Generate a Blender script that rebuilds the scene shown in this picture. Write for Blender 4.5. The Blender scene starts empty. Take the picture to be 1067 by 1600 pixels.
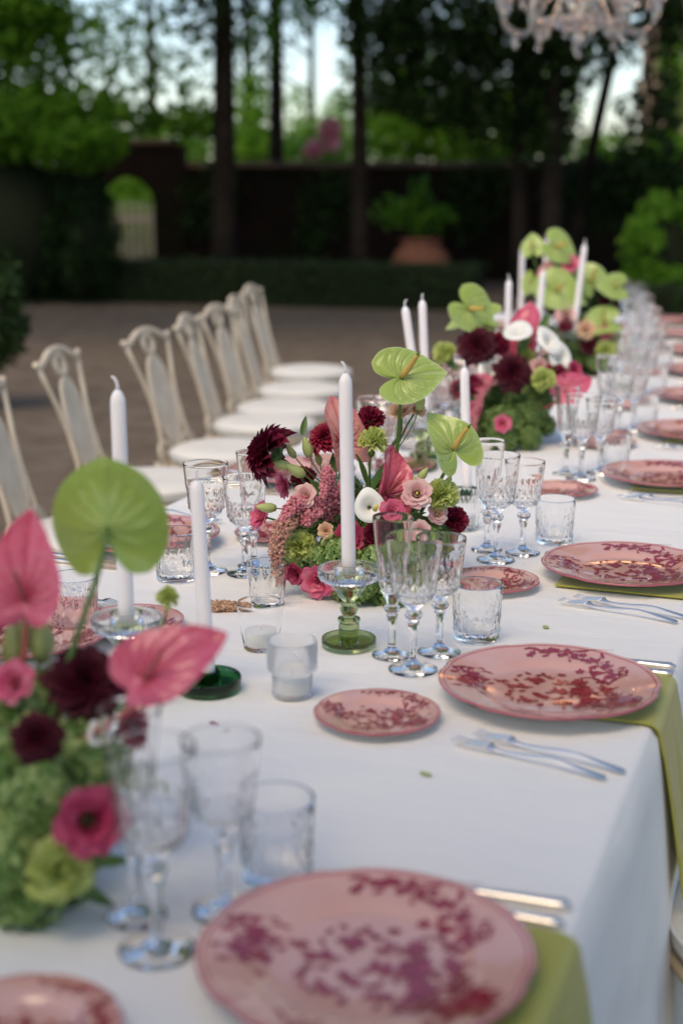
import bpy, math, random
import numpy as np
from math import sin, cos, pi, exp, sqrt, atan2
from mathutils import Vector as V, Matrix

RND = random.Random(11)
SC = bpy.context.scene
COL = SC.collection
# ------------------------------------------------------------------ camera
CAM_H, PITCH, FPX, HY = 1.44, math.atan(520 / 2222.0), 2222.0, 280.0
cam_d = bpy.data.cameras.new('camera')
cam_d.sensor_fit = 'VERTICAL'; cam_d.sensor_height = 36.0; cam_d.lens = 50.0
cam_d.clip_start = 0.05; cam_d.clip_end = 400
cam_d.dof.use_dof = True; cam_d.dof.focus_distance = 2.36
cam_d.dof.aperture_fstop = 2.3; cam_d.dof.aperture_blades = 9
cam = bpy.data.objects.new('camera', cam_d); COL.objects.link(cam)
cam.location = (0, 0, CAM_H); cam.rotation_euler = (pi / 2 - PITCH, 0, 0)
SC.camera = cam
# ------------------------------------------------------------------ sky, sun, exposure
SUN_EL, SUN_AZ = math.radians(55), math.radians(205)
w = bpy.data.worlds.new('World'); SC.world = w; w.use_nodes = True
nt = w.node_tree; nt.nodes.clear()
wo = nt.nodes.new('ShaderNodeOutputWorld'); bg = nt.nodes.new('ShaderNodeBackground')
sk = nt.nodes.new('ShaderNodeTexSky'); sk.sky_type = 'NISHITA'; sk.sun_disc = False
sk.sun_elevation = SUN_EL; sk.sun_rotation = SUN_AZ
sk.air_density = 0.95; sk.dust_density = 1.0; sk.ozone_density = 0.0
bg.inputs['Strength'].default_value = 0.15
nt.links.new(sk.outputs[0], bg.inputs[0]); nt.links.new(bg.outputs[0], wo.inputs[0])
sun_d = bpy.data.lights.new('sun', 'SUN'); sun_d.energy = 1.5; sun_d.angle = math.radians(40)
sun_d.color = (1.0, 0.78, 0.49)
sun = bpy.data.objects.new('sun', sun_d); COL.objects.link(sun)
sd = V((sin(SUN_AZ) * cos(SUN_EL), cos(SUN_AZ) * cos(SUN_EL), sin(SUN_EL)))
sun.rotation_euler = (-sd).to_track_quat('-Z', 'Y').to_euler()
SC.view_settings.view_transform = 'Standard'; SC.view_settings.look = 'None'
SC.view_settings.exposure = 0.49; SC.view_settings.gamma = 1.0
SC.view_settings.use_curve_mapping = False
SC.cycles.use_denoising = True
SC.cycles.max_bounces = 16; SC.cycles.transmission_bounces = 14; SC.cycles.transparent_max_bounces = 12
SC.cycles.diffuse_bounces = 4; SC.cycles.glossy_bounces = 5
SC.cycles.sample_clamp_indirect = 6.0
SC.cycles.blur_glossy = 0.15

# ------------------------------------------------------------------ helpers
def ray(px, py):
    a = (px - 533.5) / FPX; b = (800 - py) / FPX
    return V((a, cos(PITCH) + b * sin(PITCH), -sin(PITCH) + b * cos(PITCH)))
def at(px, py, Y):
    r = ray(px, py); return V((0, 0, CAM_H)) + r * (Y / r.y)
def on(px, py, z):
    r = ray(px, py); return V((0, 0, CAM_H)) + r * ((z - CAM_H) / r.z)

def mat(name, col, rough=0.5, metal=0.0, trans=0.0, ior=1.45, bump=None, var=None, island=None, sss=0.0,
        coat=0.0, sheen=0.0, transl=0.0, attr=None, spec=0.5, emit=None, clear=0.0):
    m = bpy.data.materials.new(name); m.use_nodes = True
    n = m.node_tree; N = n.nodes; L = n.links
    p = N['Principled BSDF']; out = N['Material Output']
    c4 = (*col, 1)
    p.inputs['Base Color'].default_value = c4
    p.inputs['Roughness'].default_value = rough; p.inputs['Metallic'].default_value = metal
    p.inputs['Transmission Weight'].default_value = trans; p.inputs['IOR'].default_value = ior
    p.inputs['Coat Weight'].default_value = coat; p.inputs['Coat Roughness'].default_value = 0.06
    p.inputs['Sheen Weight'].default_value = sheen
    p.inputs['Specular IOR Level'].default_value = spec
    if sss:
        p.inputs['Subsurface Weight'].default_value = sss
        p.inputs['Subsurface Radius'].default_value = (0.01, 0.006, 0.005)
        p.inputs['Subsurface Scale'].default_value = 0.6
    if emit:
        p.inputs['Emission Color'].default_value = (*emit[0], 1); p.inputs['Emission Strength'].default_value = emit[1]
    src = None
    def mix(a, bcol, fac):
        x = N.new('ShaderNodeMix'); x.data_type = 'RGBA'
        if a is None: x.inputs[6].default_value = c4
        else: L.new(a, x.inputs[6])
        x.inputs[7].default_value = (*bcol, 1); L.new(fac, x.inputs[0])
        return x.outputs[2]
    tc = N.new('ShaderNodeTexCoord')
    if var:
        t = N.new('ShaderNodeTexNoise'); t.inputs['Scale'].default_value = var[1]; t.inputs['Detail'].default_value = 6
        L.new(tc.outputs['Object'], t.inputs['Vector'])
        r = N.new('ShaderNodeMapRange'); r.inputs[1].default_value = 0.35; r.inputs[2].default_value = 0.65
        L.new(t.outputs['Fac'], r.inputs[0]); src = mix(src, var[0], r.outputs[0])
    if island:
        g = N.new('ShaderNodeNewGeometry'); src = mix(src, island, g.outputs['Random Per Island'])
    if attr:
        a = N.new('ShaderNodeAttribute'); a.attribute_name = attr[0]; src = mix(src, attr[1], a.outputs['Fac'])
    if src is not None: L.new(src, p.inputs['Base Color'])
    if bump:
        t = N.new('ShaderNodeTexNoise'); t.inputs['Scale'].default_value = bump[0]; t.inputs['Detail'].default_value = 5
        L.new(tc.outputs['Object'], t.inputs['Vector'])
        b = N.new('ShaderNodeBump'); b.inputs['Strength'].default_value = bump[1]
        b.inputs['Distance'].default_value = bump[2] if len(bump) > 2 else 0.002
        L.new(t.outputs['Fac'], b.inputs['Height']); L.new(b.outputs[0], p.inputs['Normal'])
    if transl:
        tr = N.new('ShaderNodeBsdfTranslucent'); tr.inputs[0].default_value = c4
        if src is not None: L.new(src, tr.inputs[0])
        x = N.new('ShaderNodeMixShader'); x.inputs[0].default_value = transl
        L.new(p.outputs[0], x.inputs[1]); L.new(tr.outputs[0], x.inputs[2]); L.new(x.outputs[0], out.inputs[0])
    if clear:      # thin crystal wall: most of the view passes straight through
        tr = N.new('ShaderNodeBsdfTransparent'); tr.inputs[0].default_value = (*[.4 * v + .6 for v in col], 1)
        x = N.new('ShaderNodeMixShader'); x.inputs[0].default_value = clear
        L.new(p.outputs[0], x.inputs[1]); L.new(tr.outputs[0], x.inputs[2]); L.new(x.outputs[0], out.inputs[0])
    return m

class MB:
    def __init__(s): s.v = []; s.f = []; s.m = []; s.a = []
    def add(s, vs, fs, mi=0, att=None):
        o = len(s.v); s.v.extend([tuple(p) for p in vs]); s.f.extend([tuple(i + o for i in f) for f in fs])
        s.m.extend([mi] * len(fs)); s.a.extend(att if att is not None else [0.0] * len(vs)); return s
    def grid(s, nu, nv, fn, closeu=False, mi=0, att=None):
        vs = [fn(i, j) for i in range(nu) for j in range(nv)]
        fs = []
        for i in range(nu if closeu else nu - 1):
            k = (i + 1) % nu
            for j in range(nv - 1):
                fs.append((i * nv + j, k * nv + j, k * nv + j + 1, i * nv + j + 1))
        return s.add(vs, fs, mi, [att(i, j) for i in range(nu) for j in range(nv)] if att else None)
    def lathe(s, prof, n=32, c=(0, 0, 0), mod=None, mi=0):
        """prof: list of (r, z); r == 0 at an end closes it with a pole."""
        vs = []; fs = []; ring = []
        for k, (r, z) in enumerate(prof):
            if r <= 1e-7:
                ring.append([len(vs)]); vs.append((c[0], c[1], c[2] + z))
            else:
                ids = []
                for i in range(n):
                    a = 2 * pi * i / n; q = r if mod is None else mod(r, z, a, k)
                    ids.append(len(vs)); vs.append((c[0] + q * cos(a), c[1] + q * sin(a), c[2] + z))
                ring.append(ids)
        for A, B in zip(ring, ring[1:]):
            for i in range(n):
                j = (i + 1) % n
                if len(A) == 1 and len(B) == 1: continue
                if len(A) == 1: fs.append((A[0], B[j], B[i]))
                elif len(B) == 1: fs.append((A[i], A[j], B[0]))
                else: fs.append((A[i], A[j], B[j], B[i]))
        return s.add(vs, fs, mi)
    def tube(s, pts, rad, n=8, cap=True, mi=0):
        pts = [V(p) for p in pts]; m = len(pts)
        rad = [rad] * m if not hasattr(rad, '__len__') else rad
        vs = []; fs = []; up = None
        for k in range(m):
            d = (pts[min(k + 1, m - 1)] - pts[max(k - 1, 0)]).normalized()
            if up is None: up = d.orthogonal().normalized()
            up = (up - d * up.dot(d)).normalized(); sd_ = d.cross(up)
            for i in range(n):
                a = 2 * pi * i / n; vs.append(pts[k] + (up * cos(a) + sd_ * sin(a)) * rad[k])
        for k in range(m - 1):
            for i in range(n):
                j = (i + 1) % n; fs.append((k * n + i, k * n + j, (k + 1) * n + j, (k + 1) * n + i))
        if cap: fs += [tuple(range(n))[::-1], tuple((m - 1) * n + i for i in range(n))]
        return s.add(vs, fs, mi)
    def box(s, c, h, mi=0, rot=None):
        vs = []
        for x in (-1, 1):
            for y in (-1, 1):
                for z in (-1, 1):
                    p = V((x * h[0], y * h[1], z * h[2]))
                    vs.append(V(c) + (rot @ p if rot else p))
        return s.add(vs, [(0, 1, 3, 2), (4, 6, 7, 5), (0, 4, 5, 1), (2, 3, 7, 6), (0, 2, 6, 4), (1, 5, 7, 3)], mi)
    def mesh(s, name, mats, smooth=True, sharp=None, attr=None):
        me = bpy.data.meshes.new(name); me.from_pydata(s.v, [], s.f)
        for m in (mats if isinstance(mats, (list, tuple)) else [mats]): me.materials.append(m)
        if smooth: me.polygons.foreach_set('use_smooth', [True] * len(me.polygons))
        if any(s.m): me.polygons.foreach_set('material_index', s.m)
        if attr:
            at_ = me.attributes.new(attr, 'FLOAT', 'POINT'); at_.data.foreach_set('value', s.a)
        me.update()
        if sharp: me.set_sharp_from_angle(angle=math.radians(sharp))
        return me
    def build(s, name, mats, parent=None, **k):
        return link(name, s.mesh(name, mats, **k), parent)

def link(name, me, parent=None, M=None):
    o = bpy.data.objects.new(name, me); COL.objects.link(o)
    if parent: o.parent = parent
    if M is not None: o.matrix_local = M
    return o
def tag(o, label=None, cat=None, group=None, kind=None):
    if label: o['label'] = label
    if cat: o['category'] = cat
    if group: o['group'] = group
    if kind: o['kind'] = kind
    return o
def thing(name, label, cat, loc=(0, 0, 0), rz=0.0, group=None):
    o = bpy.data.objects.new(name, None); COL.objects.link(o); o.empty_display_size = 0.05
    o.location = loc; o.rotation_euler = (0, 0, rz)
    return tag(o, label, cat, group)
def dup(root, loc, rz=0.0, label=None, scale=1.0):
    r = root.copy(); COL.objects.link(r); r.location = loc; r.rotation_euler = (0, 0, rz); r.scale = (scale,) * 3
    if label: r['label'] = label
    for ch in list(root.children):
        c = ch.copy(); COL.objects.link(c); c.parent = r
        for g in list(ch.children):
            d = g.copy(); COL.objects.link(d); d.parent = c
    return r
class Proto:
    """first use places the built thing itself, later uses copy it"""
    def __init__(s, root): s.root = root; s.used = False
    def put(s, loc, rz, label, scale=1.0):
        if not s.used:
            s.used = True; s.root.location = loc; s.root.rotation_euler = (0, 0, rz); s.root['label'] = label
            s.root.scale = (scale,) * 3; return s.root
        return dup(s.root, loc, rz, label, scale)
def bez(p0, p1, p2, p3, n=10):
    p0, p1, p2, p3 = V(p0), V(p1), V(p2), V(p3); o = []
    for i in range(n):
        t = i / (n - 1); u = 1 - t
        o.append(p0 * u ** 3 + p1 * 3 * u * u * t + p2 * 3 * u * t * t + p3 * t ** 3)
    return o
def smooth_path(pts, per=5):
    pts = [V(p) for p in pts]; o = []
    for i in range(len(pts) - 1):
        a = pts[max(i - 1, 0)]; b = pts[i]; c = pts[i + 1]; d = pts[min(i + 2, len(pts) - 1)]
        for k in range(per):
            t = k / per
            o.append(0.5 * ((2 * b) + (c - a) * t + (2 * a - 5 * b + 4 * c - d) * t * t + (3 * b - a - 3 * c + d) * t ** 3))
    o.append(pts[-1]); return o
def frame_of(n, u):
    z = V(n).normalized(); x = V(u).cross(z)
    if x.length < 1e-4: x = z.orthogonal()
    x.normalize(); y = z.cross(x)
    return Matrix((x, y, z)).transposed()

# ------------------------------------------------------------------ materials
M = {}
M['gravel'] = mat('gravel', (0.135, 0.104, 0.078), 0.95, bump=(60, 0.9, 0.02), var=((0.20, 0.158, 0.12), 5), spec=.12)
M['cloth'] = mat('white_linen', (0.81, 0.79, 0.75), 0.85, sheen=0.15)
def linen():
    n = M['cloth'].node_tree; N = n.nodes; L = n.links; tc = N.new('ShaderNodeTexCoord'); prev = None
    mp = N.new('ShaderNodeMapping'); mp.inputs['Rotation'].default_value = (0, 0, .35); L.new(tc.outputs['Object'], mp.inputs[0])
    for sc_, det, dist, stn, stretch in ((3.2, 3, .030, .9, (1, .35, 1)), (14, 4, .008, .6, (.5, 1.3, 1)), (1100, 2, .0008, .45, (1, 1, 1))):
        m2 = N.new('ShaderNodeMapping'); m2.inputs['Scale'].default_value = stretch; L.new(mp.outputs[0], m2.inputs[0])
        t = N.new('ShaderNodeTexNoise'); t.inputs['Scale'].default_value = sc_; t.inputs['Detail'].default_value = det; L.new(m2.outputs[0], t.inputs['Vector'])
        b = N.new('ShaderNodeBump'); b.inputs['Strength'].default_value = stn; b.inputs['Distance'].default_value = dist; L.new(t.outputs['Fac'], b.inputs['Height'])
        if prev: L.new(prev, b.inputs['Normal'])
        prev = b.outputs[0]
    v = N.new('ShaderNodeTexWave'); v.inputs['Scale'].default_value = .62; v.inputs['Distortion'].default_value = .25; v.inputs['Detail Scale'].default_value = 2.0; v.wave_profile = 'SIN'; v.bands_direction = 'Y'
    L.new(mp.outputs[0], v.inputs['Vector'])       # pressed fold lines across the cloth
    r = N.new('ShaderNodeMapRange'); r.inputs[1].default_value = .985; r.inputs[2].default_value = 1.0; L.new(v.outputs['Fac'], r.inputs[0])
    b = N.new('ShaderNodeBump'); b.inputs['Strength'].default_value = .25; b.inputs['Distance'].default_value = .004; L.new(r.outputs[0], b.inputs['Height']); L.new(prev, b.inputs['Normal'])
    L.new(b.outputs[0], N['Principled BSDF'].inputs['Normal'])
linen()
M['cream'] = mat('cream_iron', (0.62, 0.53, 0.40), 0.5, bump=(60, 0.15), var=((0.52, 0.43, 0.31), 14))
M['cushion'] = mat('cream_cushion', (0.72, 0.70, 0.64), 0.8, bump=(300, 0.15, 0.001))
M['pink'] = mat('pink_glaze', (0.66, 0.35, 0.28), 0.09, coat=0.8, var=((0.70, 0.40, 0.33), 18))
M['white_china'] = mat('white_china', (0.78, 0.77, 0.75), 0.12, coat=0.5)
M['print'] = mat('burgundy_print', (0.24, 0.009, 0.024), 0.12, coat=0.5, var=((0.38, 0.05, 0.075), 120))
M['rimline'] = mat('rose_rim', (0.42, 0.10, 0.13), 0.12, coat=0.5)
M['glass'] = mat('crystal', (1, 1, 1), 0.0, trans=1.0, ior=1.36)
M['glass_thin'] = mat('thin_glass', (1, 1, 1), 0.0, trans=1.0, ior=1.18)
M['glass_solid'] = mat('solid_crystal', (1, 1, 1), 0.0, trans=1.0, ior=1.45)
M['glass_green'] = mat('green_glass', (0.46, 0.55, 0.28), 0.03, trans=1.0, ior=1.42)
M['glass_dark'] = mat('dark_green_glass', (0.04, 0.20, 0.06), 0.03, trans=1.0, ior=1.42)
M['frost'] = mat('frosted_glass', (0.98, 0.99, 1.0), 0.12, trans=0.75, ior=1.3)
M['silver'] = mat('silver', (0.95, 0.87, 0.76), 0.20, metal=1.0)
M['wax'] = mat('pale_wax', (0.90, 0.86, 0.86), 0.45, sss=0.35)
M['tealight'] = mat('tealight_wax', (0.82, 0.80, 0.74), 0.5, sss=0.3)
M['wick'] = mat('wick', (0.78, 0.75, 0.78), 0.8)
M['napkin'] = mat('chartreuse_satin', (0.46, 0.44, 0.055), 0.42, bump=(700, 0.1, 0.0005), sheen=0.4, transl=.22)
M['hem'] = mat('napkin_hem', (0.45, 0.47, 0.11), 0.5)
M['leaf'] = mat('leaf_green', (0.06, 0.13, 0.03), 0.45, transl=0.3, island=(0.11, 0.2, 0.05))
M['hydr'] = mat('hydrangea_green', (0.09, 0.20, 0.03), 0.55, transl=0.3, island=(0.44, 0.56, 0.20))
M['moss'] = mat('fluffy_green', (0.08, 0.15, 0.03), 0.6, transl=0.25, island=(0.2, 0.3, 0.08))
M['stem'] = mat('stem_green', (0.10, 0.19, 0.04), 0.45)
M['stem_dark'] = mat('stem_brown', (0.10, 0.07, 0.04), 0.5)
M['stem_red'] = mat('stem_rose', (0.45, 0.10, 0.09), 0.4)
M['anth_g'] = mat('green_spathe', (0.31, 0.43, 0.075), 0.22, coat=0.3, attr=('vein', (0.50, 0.62, 0.26)), var=((0.38, 0.50, 0.11), 30), transl=0.2)
M['anth_gb'] = mat('green_spathe_back', (0.30, 0.43, 0.07), 0.22, coat=0.45, attr=('vein', (0.36, 0.50, 0.12)), var=((0.38, 0.50, 0.11), 22), transl=0.2)
M['anth_p'] = mat('pink_spathe', (0.74, 0.11, 0.20), 0.22, coat=0.4, attr=('vein', (0.66, 0.08, 0.16)), var=((0.78, 0.20, 0.28), 18), transl=0.25)
M['anth_pale'] = mat('pale_pink_spathe', (0.80, 0.34, 0.30), 0.3, coat=0.2, attr=('vein', (0.72, 0.18, 0.2)), var=((0.82, 0.45, 0.38), 25), transl=0.25)
M['spadix'] = mat('spadix_yellow', (0.62, 0.42, 0.10), 0.6, bump=(500, 0.5))
M['spadix_tip'] = mat('spadix_green', (0.14, 0.24, 0.04), 0.6, bump=(500, 0.5))
M['spadix_p'] = mat('spadix_rose', (0.50, 0.12, 0.13), 0.6, bump=(500, 0.5))
M['dahlia'] = mat('burgundy_petal', (0.10, 0.004, 0.022), 0.5, island=(0.20, 0.012, 0.042), transl=0.2)
M['dahlia_k'] = mat('near_black_petal', (0.045, 0.003, 0.010), 0.55, island=(0.10, 0.006, 0.022), transl=0.15, spec=.3)
M['dahlia_r'] = mat('crimson_petal', (0.26, 0.008, 0.035), 0.5, island=(0.38, 0.018, 0.06), transl=0.25)
M['carn_b'] = mat('wine_petal', (0.18, 0.006, 0.03), 0.6, island=(0.32, 0.02, 0.07), transl=0.2)
M['carn_g'] = mat('lime_petal', (0.52, 0.60, 0.16), 0.6, island=(0.66, 0.72, 0.28), transl=0.3)
M['rose'] = mat('rose_petal', (0.70, 0.09, 0.22), 0.5, island=(0.80, 0.26, 0.36), transl=0.3)
M['rose_m'] = mat('magenta_petal', (0.48, 0.035, 0.12), 0.5, island=(0.60, 0.10, 0.20), transl=0.3)
M['blush'] = mat('blush_petal', (0.84, 0.46, 0.48), 0.5, island=(0.86, 0.66, 0.60), transl=0.3)
M['peach'] = mat('peach_petal', (0.78, 0.46, 0.33), 0.5, island=(0.80, 0.58, 0.36), transl=0.3)
M['calla'] = mat('white_petal', (0.86, 0.86, 0.80), 0.4, transl=0.12)
M['yellow'] = mat('yellow_centre', (0.66, 0.56, 0.14), 0.6)
M['bud'] = mat('bud_green', (0.32, 0.42, 0.12), 0.5, var=((0.50, 0.52, 0.22), 60))
M['amar'] = mat('amaranth_grain', (0.42, 0.15, 0.14), 0.7, island=(0.62, 0.40, 0.27))
M['amar_p'] = mat('pink_grain', (0.55, 0.13, 0.18), 0.7, island=(0.70, 0.32, 0.34))
M['amar_b'] = mat('brown_grain', (0.36, 0.19, 0.12), 0.7, island=(0.62, 0.42, 0.27))
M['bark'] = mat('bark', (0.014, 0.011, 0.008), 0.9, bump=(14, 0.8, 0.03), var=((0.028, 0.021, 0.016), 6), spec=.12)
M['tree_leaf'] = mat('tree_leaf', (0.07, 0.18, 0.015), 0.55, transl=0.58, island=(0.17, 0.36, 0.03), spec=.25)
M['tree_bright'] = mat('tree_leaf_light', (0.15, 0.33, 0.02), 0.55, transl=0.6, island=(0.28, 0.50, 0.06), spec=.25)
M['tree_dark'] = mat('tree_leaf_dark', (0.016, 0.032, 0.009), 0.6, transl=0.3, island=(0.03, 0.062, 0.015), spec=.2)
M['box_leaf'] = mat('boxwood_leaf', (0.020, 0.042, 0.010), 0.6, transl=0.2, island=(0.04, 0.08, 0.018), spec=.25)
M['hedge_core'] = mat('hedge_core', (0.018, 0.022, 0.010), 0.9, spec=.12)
M['terra'] = mat('terracotta', (0.26, 0.11, 0.065), 0.85, bump=(40, 0.3), var=((0.20, 0.085, 0.055), 8), spec=.12)
M['cope'] = mat('mossy_tile', (0.13, 0.075, 0.05), 0.95, bump=(40, .4), var=((.07, .06, .035), 5), spec=.12)
M['gate'] = mat('weathered_wood', (0.62, 0.49, 0.43), 0.85, var=((0.44, 0.36, 0.30), 8))
M['villa'] = mat('villa_plaster', (0.48, 0.36, 0.28), 0.9, var=((0.40, 0.29, 0.22), 3))
M['shutter'] = mat('shutter', (0.10, 0.12, 0.08), 0.7)
M['roof'] = mat('roof_tile', (0.30, 0.15, 0.10), 0.9, var=((0.22, 0.11, 0.08), 7))
M['pane'] = mat('dark_pane', (0.02, 0.025, 0.03), 0.08)
M['oleander'] = mat('oleander_pink', (0.75, 0.25, 0.36), 0.6, island=(0.8, 0.4, 0.48), transl=0.3)
M['chand_arm'] = mat('chandelier_glass', (0.86, 0.79, 0.73), 0.06, trans=0.93, ior=1.4)
M['bulb'] = mat('lit_bulb', (1.0, 0.6, 0.3), 0.4, emit=((1.0, 0.42, 0.14), 24.0))
M['wood'] = mat('table_wood', (0.16, 0.10, 0.06), 0.7)
M['wire'] = mat('wire', (0.10, 0.09, 0.08), 0.5, metal=0.8)

def brick_mat():
    m = bpy.data.materials.new('old_brick'); m.use_nodes = True; n = m.node_tree; N = n.nodes; L = n.links; p = N['Principled BSDF']
    tc = N.new('ShaderNodeTexCoord'); mp = N.new('ShaderNodeMapping'); mp.inputs['Rotation'].default_value = (pi / 2, 0, 0)
    b = N.new('ShaderNodeTexBrick'); b.inputs['Scale'].default_value = 1.0
    b.inputs['Brick Width'].default_value = 0.24; b.inputs['Row Height'].default_value = 0.07; b.inputs['Mortar Size'].default_value = 0.008
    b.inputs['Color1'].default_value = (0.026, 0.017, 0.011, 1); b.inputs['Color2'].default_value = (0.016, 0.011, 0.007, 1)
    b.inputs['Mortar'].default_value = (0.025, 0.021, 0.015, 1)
    L.new(tc.outputs['Object'], mp.inputs[0]); L.new(mp.outputs[0], b.inputs['Vector'])
    t = N.new('ShaderNodeTexNoise'); t.inputs['Scale'].default_value = 1.3; t.inputs['Detail'].default_value = 6; L.new(tc.outputs['Object'], t.inputs[0])
    x = N.new('ShaderNodeMix'); x.data_type = 'RGBA'; x.blend_type = 'MULTIPLY'; x.inputs[0].default_value = 0.8
    L.new(b.outputs['Color'], x.inputs[6]); L.new(t.outputs['Color'], x.inputs[7]); L.new(x.outputs[2], p.inputs['Base Color'])
    bp = N.new('ShaderNodeBump'); bp.inputs['Strength'].default_value = 0.6; bp.inputs['Distance'].default_value = 0.01; bp.invert = True
    L.new(b.outputs['Fac'], bp.inputs['Height']); L.new(bp.outputs[0], p.inputs['Normal']); p.inputs['Roughness'].default_value = 0.95; p.inputs['Specular IOR Level'].default_value = .1
    return m
M['brick'] = brick_mat()
def perforated():
    m = M['cream'].copy(); m.name = 'perforated_iron'; n = m.node_tree; N = n.nodes; L = n.links; p = N['Principled BSDF']
    tc = N.new('ShaderNodeTexCoord'); v = N.new('ShaderNodeTexVoronoi'); v.inputs['Scale'].default_value = 160; v.inputs['Randomness'].default_value = 0.0
    L.new(tc.outputs['Object'], v.inputs['Vector'])
    b = N.new('ShaderNodeBump'); b.inputs['Strength'].default_value = 0.8; b.inputs['Distance'].default_value = 0.003
    L.new(v.outputs['Distance'], b.inputs['Height']); L.new(b.outputs[0], p.inputs['Normal'])
    return m
M['perf'] = perforated()

# ------------------------------------------------------------------ the setting
g = MB(); g.add([(-120, -60, 0), (120, -60, 0), (120, 160, 0), (-120, 160, 0)], [(0, 1, 2, 3)])
tag(g.build('ground', M['gravel'], smooth=False), 'dark gravel courtyard', kind='structure')

def leaf_mesh(name, clusters, size, m, up=0.3, seed=1, hemi=False):
    """clusters: (centre, radii, count). diamond leaves spread through each ellipsoid"""
    r = np.random.default_rng(seed); P = []
    for c, rad, n in clusters:
        d = r.normal(size=(n, 3)); d /= np.linalg.norm(d, axis=1)[:, None]
        q = r.random(n) ** (1 / 2.4)
        P.append(np.array(c) + d * q[:, None] * np.array(rad))
    P = np.concatenate(P); n = len(P)
    nn = r.normal(size=(n, 3)); nn[:, 2] = np.abs(nn[:, 2]) + up; nn /= np.linalg.norm(nn, axis=1)[:, None]
    t = np.cross(nn, r.normal(size=(n, 3))); t /= np.linalg.norm(t, axis=1)[:, None]; b = np.cross(nn, t)
    L = size * (0.6 + 0.8 * r.random(n))[:, None]; W = L * 0.55
    vs = np.stack([P - t * L * .5, P + b * W * .5 - nn * L * .06, P + t * L * .5, P - b * W * .5 - nn * L * .06], 1).reshape(-1, 3)
    me = bpy.data.meshes.new(name)
    me.vertices.add(4 * n); me.vertices.foreach_set('co', vs.astype(np.float32).ravel())
    me.loops.add(4 * n); me.loops.foreach_set('vertex_index', np.arange(4 * n, dtype=np.int32))
    me.polygons.add(n); me.polygons.foreach_set('loop_start', np.arange(0, 4 * n, 4, dtype=np.int32))
    me.polygons.foreach_set('loop_total', np.full(n, 4, np.int32))
    me.update(calc_edges=True); me.materials.append(m); return me

def tree(name, label, x, Y, r0, h, clusters, leafsize, m, lean=(0, 0), seed=1, limbs=5, group=None, bark='bark', limb_h=0.45):
    t = thing(name, label, 'tree', (x, Y, 0), group=group); rr = random.Random(seed)
    tb = MB(); pts = []; k = 12
    for i in range(k):
        f = i / (k - 1); pts.append((lean[0] * f + 0.05 * sin(3 * f + seed), lean[1] * f + 0.04 * cos(4 * f + seed), h * f - 0.05))
    tb.tube(pts, [r0 * (1.35 if i == 0 else 1.0) * (1 - 0.55 * i / (k - 1)) for i in range(k)], 14)
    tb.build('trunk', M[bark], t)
    for i in range(limbs):
        f = limb_h + (0.95 - limb_h) * i / max(limbs - 1, 1); a = rr.uniform(0, 2 * pi); L = rr.uniform(0.8, 1.8)
        b = V((lean[0] * f + 0.05 * sin(3 * f + seed), lean[1] * f, h * f)); d = V((cos(a), sin(a), 0.55))
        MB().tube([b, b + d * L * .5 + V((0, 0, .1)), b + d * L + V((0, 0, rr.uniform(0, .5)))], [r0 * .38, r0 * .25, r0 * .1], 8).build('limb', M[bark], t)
    cl = [(tuple(V(c) - V((x, Y, 0))), rad, n) for c, rad, n in clusters]
    link('crown', leaf_mesh('crown', cl, leafsize, m, seed=seed), t)
    return t
def px_cl(px, py, Y, wpx, hpx, n, dy=0.7):
    s = Y * 0.974 / FPX * 1.03
    return (tuple(at(px, py, Y)), (wpx * s, dy, hpx * s), n)

# ------------------------------------------------------------------ garden wall with its arched opening
YW = 21.0
def wx(px): return at(px, 300, YW).x
gx0, gx1 = wx(158), wx(243); gxm = (gx0 + gx1) / 2; gr = (gx1 - gx0) / 2
wl = thing('garden_wall', 'long dark old brick garden wall with raised arched gateway', 'wall', (0, YW, 0))
def slab(mb, x0, x1, z0, z1, d=0.18): mb.box(((x0 + x1) / 2, 0, (z0 + z1) / 2), ((x1 - x0) / 2, d, (z1 - z0) / 2))
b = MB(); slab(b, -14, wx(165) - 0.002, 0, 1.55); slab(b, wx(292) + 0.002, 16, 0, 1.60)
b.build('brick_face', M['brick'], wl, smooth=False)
b = MB(); zs, zt = 1.08, 1.92      # gateway: jambs and a spandrel round the arch
slab(b, wx(165), gx0, 0, zt, 0.22); slab(b, gx1, wx(292), 0, zt, 0.22)
n = 14
for i in range(n):
    a0, a1 = pi - pi * i / n, pi - pi * (i + 1) / n
    x0, x1 = gxm + gr * cos(a0), gxm + gr * cos(a1); q0, q1 = zs + gr * sin(a0), zs + gr * sin(a1)
    vs = [(x0, -.22, q0), (x1, -.22, q1), (x1, -.22, zt), (x0, -.22, zt), (x0, .22, q0), (x1, .22, q1), (x1, .22, zt), (x0, .22, zt)]
    b.add(vs, [(0, 1, 2, 3), (5, 4, 7, 6), (4, 5, 1, 0), (3, 2, 6, 7)])
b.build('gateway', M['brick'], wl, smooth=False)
def coping(x0, x1, z, step=0.0):
    x = x0; cme = coping.me
    while x < x1 - 0.15:
        link('coping_tile', cme, wl, Matrix.Translation((x + 0.17, 0, z + RND.uniform(-.006, .006))) @ Matrix.Rotation(RND.uniform(-.03, .03), 4, 'Z')); x += 0.345
cm = MB()
cm.grid(9, 2, lambda i, j: ((-.165, .165)[j], -0.27 + 0.54 * i / 8, 0.075 * sin(pi * i / 8)))
cm.box((0, 0, -0.001), (0.165, 0.262, 0.012))
coping.me = cm.mesh('coping_tile', M['cope'], sharp=40)
coping(wx(292) + .01, 7.5, 1.612); coping(-9, wx(165) - .03, 1.562); coping(wx(165), wx(292), 1.932)
gt = thing('picket_gate', 'pale weathered wooden picket gate standing in the brick archway', 'gate', (gxm, YW - 0.05, 0))
sw = 2 * gr / 7
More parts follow.
